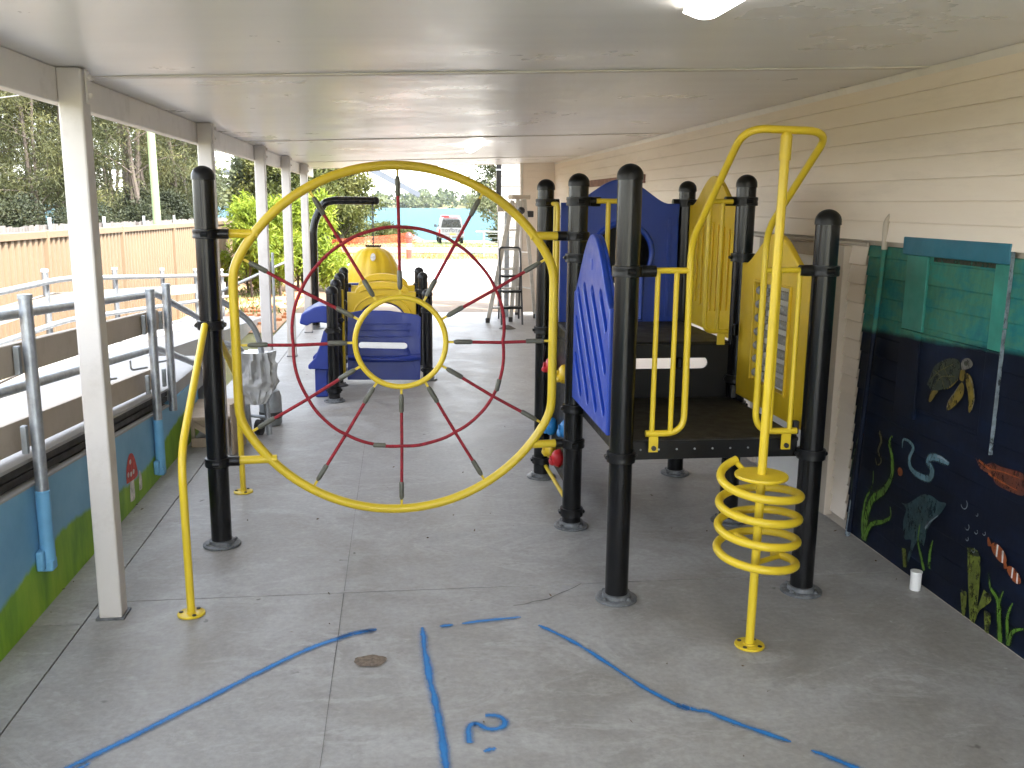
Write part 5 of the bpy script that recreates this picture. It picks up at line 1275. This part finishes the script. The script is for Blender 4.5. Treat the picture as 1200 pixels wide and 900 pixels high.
# ================================================================ VEGETATION
def leaf(vs, fs, p, d, L, w, rn):
    d = d.normalized(); s_ = d.cross(V(rn.uniform(-1, 1), rn.uniform(-1, 1), rn.uniform(-1, 1)));
    if s_.length < 1e-3: return
    s_ = s_.normalized() * w / 2; o = len(vs)
    vs += [tuple(p), tuple(p + d * L * .45 + s_), tuple(p + d * L), tuple(p + d * L * .45 - s_)]; fs.append((o, o + 1, o + 2, o + 3))
def rv(rn): 
    while True:
        v = V(rn.uniform(-1, 1), rn.uniform(-1, 1), rn.uniform(-1, 1))
        if .05 < v.length < 1: return v
def grow(seed, H, spread, n_limb, start, per, L, w, kind, r0=.16, lean=0.0, up=.6, trunks=1, clump=.45, sub=3):
    rn = random.Random(seed); wood = MB(); vs, fs = [], []
    for tk in range(trunks):
        base = V(rn.uniform(-.35, .35), rn.uniform(-.35, .35), 0) * (trunks > 1) ; pts = []
        dx, dy = rn.uniform(-.12, .12) + lean, rn.uniform(-.1, .1)
        for k in range(9):
            t = k / 8; pts.append(base + V(dx * H * t + .1 * rn.uniform(-1, 1) * t, dy * H * t + .1 * rn.uniform(-1, 1) * t, H * t * .95 - (.3 if k == 0 else 0)))
        wood.tube(pts, [r0 * (1 - .85 * k / 8) for k in range(9)], 7)
        for k in range(n_limb // trunks):
            t = start + (1 - start) * (k + rn.random()) / (n_limb // trunks); i = min(7, int(t * 8)); b = pts[i].lerp(pts[i + 1], t * 8 - i)
            az = rn.uniform(0, 2 * math.pi) ; ln = spread * (1.1 - .75 * t) * rn.uniform(.6, 1.15)
            d = V(math.cos(az), math.sin(az), up * rn.uniform(.5, 1.4)).normalized()
            lp = [b]
            for q in range(4): d = (d + rv(rn) * .28 + (V(0, 0, -.10) if kind == 'droop' else V(0, 0, .05))).normalized(); lp.append(lp[-1] + d * ln / 4)
            rr0 = max(.012, r0 * .42 * (1 - t * .7)); wood.tube(lp, [rr0, rr0 * .75, rr0 * .5, rr0 * .35, .006], 5)
            tips = [(lp[j], 1) for j in (2, 3, 4)]
            for q in range(sub):
                j = rn.choice((1, 2, 3)); sd = (rv(rn) + d * .6).normalized(); e = lp[j] + sd * ln * rn.uniform(.25, .5); wood.tube([lp[j], lp[j].lerp(e, .5) + rv(rn) * .05, e], [rr0 * .4, rr0 * .25, .005], 4); tips += [(e, 1), (lp[j].lerp(e, .6), .7)]
            for tp, wt in tips:
                c = clump * rn.uniform(.6, 1.25)
                for q in range(int(per * wt)):
                    o = rv(rn); o.z *= .75; p = tp + o * c
                    if kind == 'droop': dd = V(rn.uniform(-.8, .8), rn.uniform(-.8, .8), -.55 + rn.uniform(-.5, 1.1))
                    else: dd = rv(rn) + o * .7 + V(0, 0, -.15)
                    leaf(vs, fs, p, dd, L * rn.uniform(.6, 1.3), w * rn.uniform(.7, 1.2), rn)
    cr = MB(); cr.v = vs; cr.f = fs
    return wood, cr
def plant(name, label, cat, loc, gr_, leafm, barkm, group=None, tn='trunk', cn='crown', scale=1):
    t = thing(name, label, cat, loc, group)
    w, c = gr_
    for mb, nm, mt in ((w, tn, barkm), (c, cn, leafm)):
        o = mb.build(nm, mt, None, smooth=None if nm == cn else True); o.parent = t
    t.scale = (scale,) * 3
    return t
G1 = 'she-oak trees behind the fences'
oakA = plant('she_oak', 'tall dark she-oak at the left edge of the photo behind the steel fence', 'tree', (-10.9, 25.2, -.1), grow(11, 7.4, 2.6, 44, .10, 70, .16, .022, 'droop', .085, clump=.42, trunks=2, sub=5), M['leaf_olive'], M['bark'], G1)
oakB = plant('she_oak', 'she-oak with several thin trunks just left of the nearest white post', 'tree', (-9.0, 24.6, -.1), grow(12, 7.0, 2.2, 36, .16, 66, .16, .022, 'droop', .06, .03, trunks=4, clump=.40, sub=5), M['leaf_olive'], M['bark'], G1)
oakC = plant('she_oak', 'open she-oak with bare forked trunk right of the pale green pole', 'tree', (-6.9, 26.0, -.1), grow(13, 7.2, 2.3, 24, .30, 62, .16, .022, 'droop', .10, .02, trunks=3, clump=.38, sub=5), M['leaf_olive'], M['bark'], G1)
for src, loc, rz_, s_, lab in (
        (oakB, (-12.6, 28.5, -.1), 1.2, 1.1, 'she-oak partly hidden behind the leftmost trees, farther back'),
        (oakA, (-11.9, 33.0, -.1), 2.4, 1.05, 'distant she-oak filling the gap between the leftmost trunks'),
        (oakC, (-8.2, 30.5, -.1), .8, 1.1, 'she-oak with dark trunk seen between the nearest post and the pale green pole'),
        (oakC, (-13.9, 36.5, -.2), 2.0, 1.15, 'she-oak farthest to the left at the back of the stand'),
        (oakA, (-7.3, 33.5, -.1), 5.1, .95, 'leafy she-oak just left of the tall black post'),
        (oakB, (-10.6, 37.0, -.1), 4.0, 1.2, 'hazy she-oak far behind the nearest white post'),
        (oakA, (-9.0, 42.5, -.25), 3.3, 1.0, 'far she-oak at the back right of the stand behind the black post')):
    dup(src, loc, rz_, s_, lab)
# darker trees between the posts and behind the lime shrubs
G2 = 'rounded trees beyond the lime shrubs'
rndA = plant('broad_tree', 'rounded dark green tree behind the lime shrubs left of the rope wheel', 'tree', (-8.3, 37.5, -.1), grow(21, 5.2, 2.2, 34, .12, 70, .22, .11, 'round', .16, clump=.55), M['leaf_grey'], M['bark'], G2)
rndB = plant('broad_tree', 'large yellow-green tree filling the upper left of the rope wheel', 'tree', (-4.7, 42.5, -.25), grow(22, 4.6, 2.5, 40, .08, 80, .22, .11, 'round', .17, clump=.6), M['leaf_mid'], M['bark'], G2)
dup(rndB, (-2.75, 46.0, -.35), 1.8, .86, 'smaller yellow-green tree right of the large one, above the bent pole arm')
dup(rndA, (-6.4, 45.0, -.3), 3.1, 1.0, 'grey-green tree behind the large yellow-green tree')
dup(rndA, (-11.0, 47.0, -.4), .7, 1.15, 'grey-green tree far off between two white posts')
# sparse tree by the water on the right
rt = plant('lakeside_tree', 'open sparse tree with long spreading limbs by the water right of the car', 'tree', (6.3, 52.5, -.6), grow(31, 5.2, 3.4, 26, .16, 24, .24, .10, 'round', .14, -.10, up=.35, trunks=2, clump=.52), M['leaf_grey'], M['bark_pale'])
dup(rt, (8.6, 50, -.5), 2.0, 1.0, 'open tree partly hidden behind the annexe wall')
# lime shrubs near the ramp end
limeA = plant('lime_shrub', 'bright lime green leafy shrub behind the bent black pole', 'shrub', (-1.62, 18.6, -.05), grow(41, 1.75, .72, 36, .10, 46, .16, .03, 'droop', .03, up=1.3, trunks=4, clump=.24), M['leaf_lime'], M['bark'], 'lime green shrubs by the ramp end')
dup(limeA, (-2.55, 17.6, -.05), 2.2, .95, 'bright lime green shrub seen between the second and third white posts')
dup(limeA, (-3.3, 20.6, -.05), 4.1, .85, 'lime green shrub at the end of the cream steel fence')
dup(limeA, (-2.15, 22.2, -.05), 1.0, 1.0, 'lime green shrub farthest back among the bright shrubs')
# dark undergrowth behind the fence, low shrubs on the verge
shA = plant('dark_shrub', 'dark low shrub behind the paling fence at the left edge', 'shrub', (-9.6, 20.8, -.1), grow(51, 1.5, 1.15, 26, .05, 90, .10, .035, 'round', .05, trunks=4, clump=.36), M['leaf_dark'], M['bark'], 'dark shrubs behind the paling fence')
for loc, r_, s_, lab in (((-8.3, 21.5, -.1), 1, 1.0, 'dark shrub behind the paling fence beside the nearest white post'), ((-7.3, 22.8, -.1), 2, .9, 'dark shrub behind the fence just right of the nearest white post'),
                        ((-6.6, 24.6, -.1), 3, .95, 'dark shrub at the foot of the pale green pole'), ((-11.0, 24.0, -.1), 4, 1.15, 'dark shrub low between the leftmost tree trunks'), ((-7.4, 30.0, -.1), 5, 1.2, 'dark bushy shrub just left of the tall black post')): dup(shA, loc, r_, s_, lab)
vgA = plant('verge_bush', 'low dry bush on the grass left of the water', 'shrub', (-2.6, 49, -.5), grow(61, 1.1, 1.2, 22, .04, 55, .16, .07, 'round', .04, trunks=3, clump=.35), M['leaf_mid'], M['bark'], 'low bushes along the grass verge')
for loc, r_, s_, lab in (((-1.0, 56, -.75), 1, .9, 'low bush at the water edge under the rope wheel top'), ((-5.9, 40.5, -.2), 2, 1.0, 'low bush on the grass beyond the left end of the orange mesh'), ((-.1, 60, -.9), 3, .8, 'small scrubby bush at the water edge nearest the car'), ((6.9, 58, -.85), 4, 1.3, 'bush at the water edge right of the car')): dup(vgA, loc, r_, s_, lab)
fx_ = thing('flax_clump', 'dark spiky flax clump behind the pipe fence', 'plant', (6.0, 51, -.55))
rn = random.Random(5); m = MB()
for k in range(90):
    az = rn.uniform(0, 2 * math.pi); el = rn.uniform(.35, 1.4); L = rn.uniform(1.0, 1.9); d = V(math.cos(az) * math.cos(el), math.sin(az) * math.cos(el), math.sin(el)); b = V(6.0 + rn.uniform(-.4, .4), 51 + rn.uniform(-.3, .3), -.5)
    s_ = d.cross(V(0, 0, 1)).normalized() * .045; mid = b + d * L * .6; tip = b + d * L + V(0, 0, -.25 * math.cos(el)); m.add([b - s_, b + s_, mid + s_, tip, mid - s_], [(0, 1, 2, 3, 4)])
m.build('leaves', M['leaf_dark'], fx_, smooth=None)
# grass tufts on the verges, one mass
rn = random.Random(9); vs, fs = [], []
for k in range(9000):
    y = 29.3 + 12 * rn.random() ** 1.6 if k % 3 else rn.uniform(38.5, 66); x = rn.uniform(-9, 9)
    if 32.2 < y < 38.3: continue
    leaf(vs, fs, V(x, y, ground_z(x, y) - .01), V(rn.uniform(-.6, .6), rn.uniform(-.6, .6), 1), rn.uniform(.05, .13), .035, rn)
for k in range(2600):
    x, y = rn.uniform(-3.1, -1.66), rn.uniform(14.4, 27); 
    if mnoise.noise(V(x * .9, y * .5, 3)) > .0: leaf(vs, fs, V(x, y, -.02), V(rn.uniform(-.7, .7), rn.uniform(-.7, .7), 1), rn.uniform(.04, .12), .02, rn)
gm = MB(); gm.v = vs; gm.f = fs; stuff(gm.build('grass', M['grass_blade'], smooth=None))
# clods of orange dirt beside the slab
rn = random.Random(17); m = MB()
for k in range(70):
    x, y = rn.uniform(-2.6, -1.7), rn.uniform(13.2, 19.5); r_ = rn.uniform(.02, .06); m.ball((x, y, r_ * .3 - .015), r_, 6, (1.2, 1, .6))
stuff(m.build('dirt_clods', M['terracotta'], smooth=False))
# far shore trees, one mass
rn = random.Random(23); vs, fs = [], []
for k in range(680):
    x = rn.uniform(-420, 190); y = 518 + rn.random() * 34; h = rn.uniform(3.5, 7) * (1 + .35 * mnoise.noise(V(x * .02, 0, 0))); r_ = h * rn.uniform(.35, .6); b = ground_z(x, y)
    for q in range(34):
        o = rv(rn); p = V(x + o.x * r_, y + o.y * r_ * .6, b + h * .55 + o.z * h * .5); leaf(vs, fs, p, rv(rn), rn.uniform(1.4, 2.6), rn.uniform(1.2, 2.2), rn)
gm = MB(); gm.v = vs; gm.f = fs; stuff(gm.build('far_treeline', M['leaf_far'], smooth=None))
# dry leaf flecks on the floor, one scatter
rn = random.Random(77); vs, fs = [], []
for k in range(90):
    x, y = rn.uniform(-1.45, 2.3), rn.uniform(2.4, 7.5)
    if k % 3 == 0: x = rn.choice((-1.47, 2.32)) + rn.uniform(-.05, .03)
    d = V(rn.uniform(-1, 1), rn.uniform(-1, 1), .25); leaf(vs, fs, V(x, y, .003), d, rn.uniform(.008, .026), rn.uniform(.004, .010), rn)
gm = MB(); gm.v = vs; gm.f = fs; stuff(gm.build('leaf_litter', M['litter'], smooth=None))
# pale green power pole and wire
pp = thing('power_pole', 'pale green power pole rising behind the steel fence', 'pole', (-5.05, 20.6, 0))
m = MB(); m.tube([(-5.05, 20.6, -.1), (-5.12, 20.6, 7.5)], [.085, .07], 16); m.build('shaft', M['pole_green'], pp)
m = MB(); m.span((-5.95, 20.55, 7.0), (-4.25, 20.63, 7.12)); m.build('cross_arm', M['bark'], pp, smooth=False)
m = MB(); m.tube([(-8.2 + .3 * k, 17.5, 3.15 + .01 * (k - 6) ** 2 * .3 + .05 * k) for k in range(13)], .008, 5); tag(m.build('overhead_wire', M['galv_dull']), 'thin overhead wire crossing in front of the leftmost tree', 'wire')
# road bridge far away over the water
bg = thing('distant_bridge', 'far pale road bridge with truss sides crossing the water', 'bridge', (-80, 410, 0))
deckp = [(-300, 410, 17.5), (-200, 410, 16.8), (-128, 410, 15.6), (-86, 410, 12.6), (-40, 410, 15), (-12, 410, 15.2), (9, 410, 4.6), (24, 410, 2)]
topp = [(-300, 410, 28), (-200, 410, 28), (-128, 410, 27.2), (-86, 410, 26.0), (-40, 410, 24), (-18, 410, 20), (9, 410, 5.6)]
m = MB()
for a, b in zip(deckp[:-2], deckp[1:-1]): m.bar(a, b, 6, 1.8)
m.build('deck_girder', M['far_white'], bg, smooth=False)
m = MB()
for a, b in zip(topp[:-1], topp[1:]): m.bar(a, b, .8, .9)
m.build('top_chord', M['far_white'], bg, smooth=False)
def lerp_path(pth, x):
    for a, b in zip(pth[:-1], pth[1:]):
        if a[0] <= x <= b[0]: t = (x - a[0]) / (b[0] - a[0]); return a[2] + (b[2] - a[2]) * t
    return pth[-1][2]
m = MB(); x = -296; k = 0
while x < 4:
    m.bar((x, 410, lerp_path(deckp, x)), (x + 8, 410, lerp_path(topp, x + 8)) if k % 2 else (x, 410, lerp_path(topp, x) + .01), .5, .5, (0, 1, 0)); x += 8 if k % 2 else .01; k += 1
m.build('truss_web', M['galv_dull'], bg, smooth=False)
m = MB()
for x in (-270, -200, -128, -60, -20): m.span((x - 1.5, 408.5, -3), (x + 1.5, 411.5, lerp_path(deckp, x) - .9))
each(m, 'pier', M['far_white'], bg, smooth=False)

# ================================================================ LIGHT, AIR, CAMERA
w = bpy.data.worlds.new('World'); sc.world = w; w.use_nodes = True
nt = w.node_tree; bgd = nt.nodes['Background']; sky = nt.nodes.new('ShaderNodeTexSky'); sky.sky_type = 'NISHITA'; sky.sun_disc = False
to_sun = V(.56, -.50, 1.0).normalized(); EL = math.asin(to_sun.z); AZ = math.atan2(to_sun.x, to_sun.y)
sky.sun_elevation = EL; sky.sun_rotation = AZ; sky.air_density = 1.0; sky.dust_density = 1.0; sky.ozone_density = 1.0
hs_ = nt.nodes.new('ShaderNodeHueSaturation'); hs_.inputs['Saturation'].default_value = .32; nt.links.new(sky.outputs[0], hs_.inputs['Color']); nt.links.new(hs_.outputs[0], bgd.inputs[0]); bgd.inputs[1].default_value = SKY
sl = bpy.data.lights.new('sun', 'SUN'); sl.energy = SUN; sl.angle = R(.53); sl.color = (1, .96, .90); so = bpy.data.objects.new('sun', sl); C.objects.link(so)
so.rotation_euler = (-to_sun).to_track_quat('-Z', 'Y').to_euler(); so.location = (6, -4, 9)
if HAZE > 0:
    m = MB(); m.span((-480, -30, -3.6), (260, 585, 36)); hz = m.build('haze', bpy.data.materials.new('thin_haze'), smooth=None); stuff(hz)
    hm = hz.data.materials[0]; hm.use_nodes = True; n_ = hm.node_tree; n_.nodes.remove(n_.nodes['Principled BSDF']); pv = n_.nodes.new('ShaderNodeVolumePrincipled')
    pv.inputs['Color'].default_value = (.86, .92, 1, 1); pv.inputs['Density'].default_value = HAZE; pv.inputs['Anisotropy'].default_value = .2
    n_.links.new(pv.outputs[0], n_.nodes['Material Output'].inputs['Volume'])
cam = bpy.data.cameras.new('camera'); co = bpy.data.objects.new('camera', cam); C.objects.link(co); sc.camera = co
fp = 1085.739; v1 = V(467 - 600, 237 - 450, fp).normalized(); v2 = -V(543 - 600, 6020 - 450, fp).normalized(); vx = v1.cross(v2)
right = V(vx.x, v1.x, v2.x); down = V(vx.y, v1.y, v2.y); fwd = V(vx.z, v1.z, v2.z)
mt = Matrix((right, -down, -fwd)).transposed().to_4x4(); mt.translation = V(0, 0, 1.7); co.matrix_world = mt
cam.sensor_width = 36; cam.lens = fp / 1200 * 36; cam.clip_start = .05; cam.clip_end = 4000
sc.view_settings.view_transform = 'Standard'; sc.view_settings.look = 'None'; sc.view_settings.gamma = 1; sc.view_settings.use_curve_mapping = False
sc.view_settings.exposure = EXPO
cy = sc.cycles; cy.max_bounces = 9; cy.diffuse_bounces = 6; cy.glossy_bounces = 4; cy.transparent_max_bounces = 12; cy.sample_clamp_indirect = 6
cy.use_denoising = True; cy.use_adaptive_sampling = True; cy.adaptive_threshold = .015
cy.caustics_reflective = False; cy.caustics_refractive = False
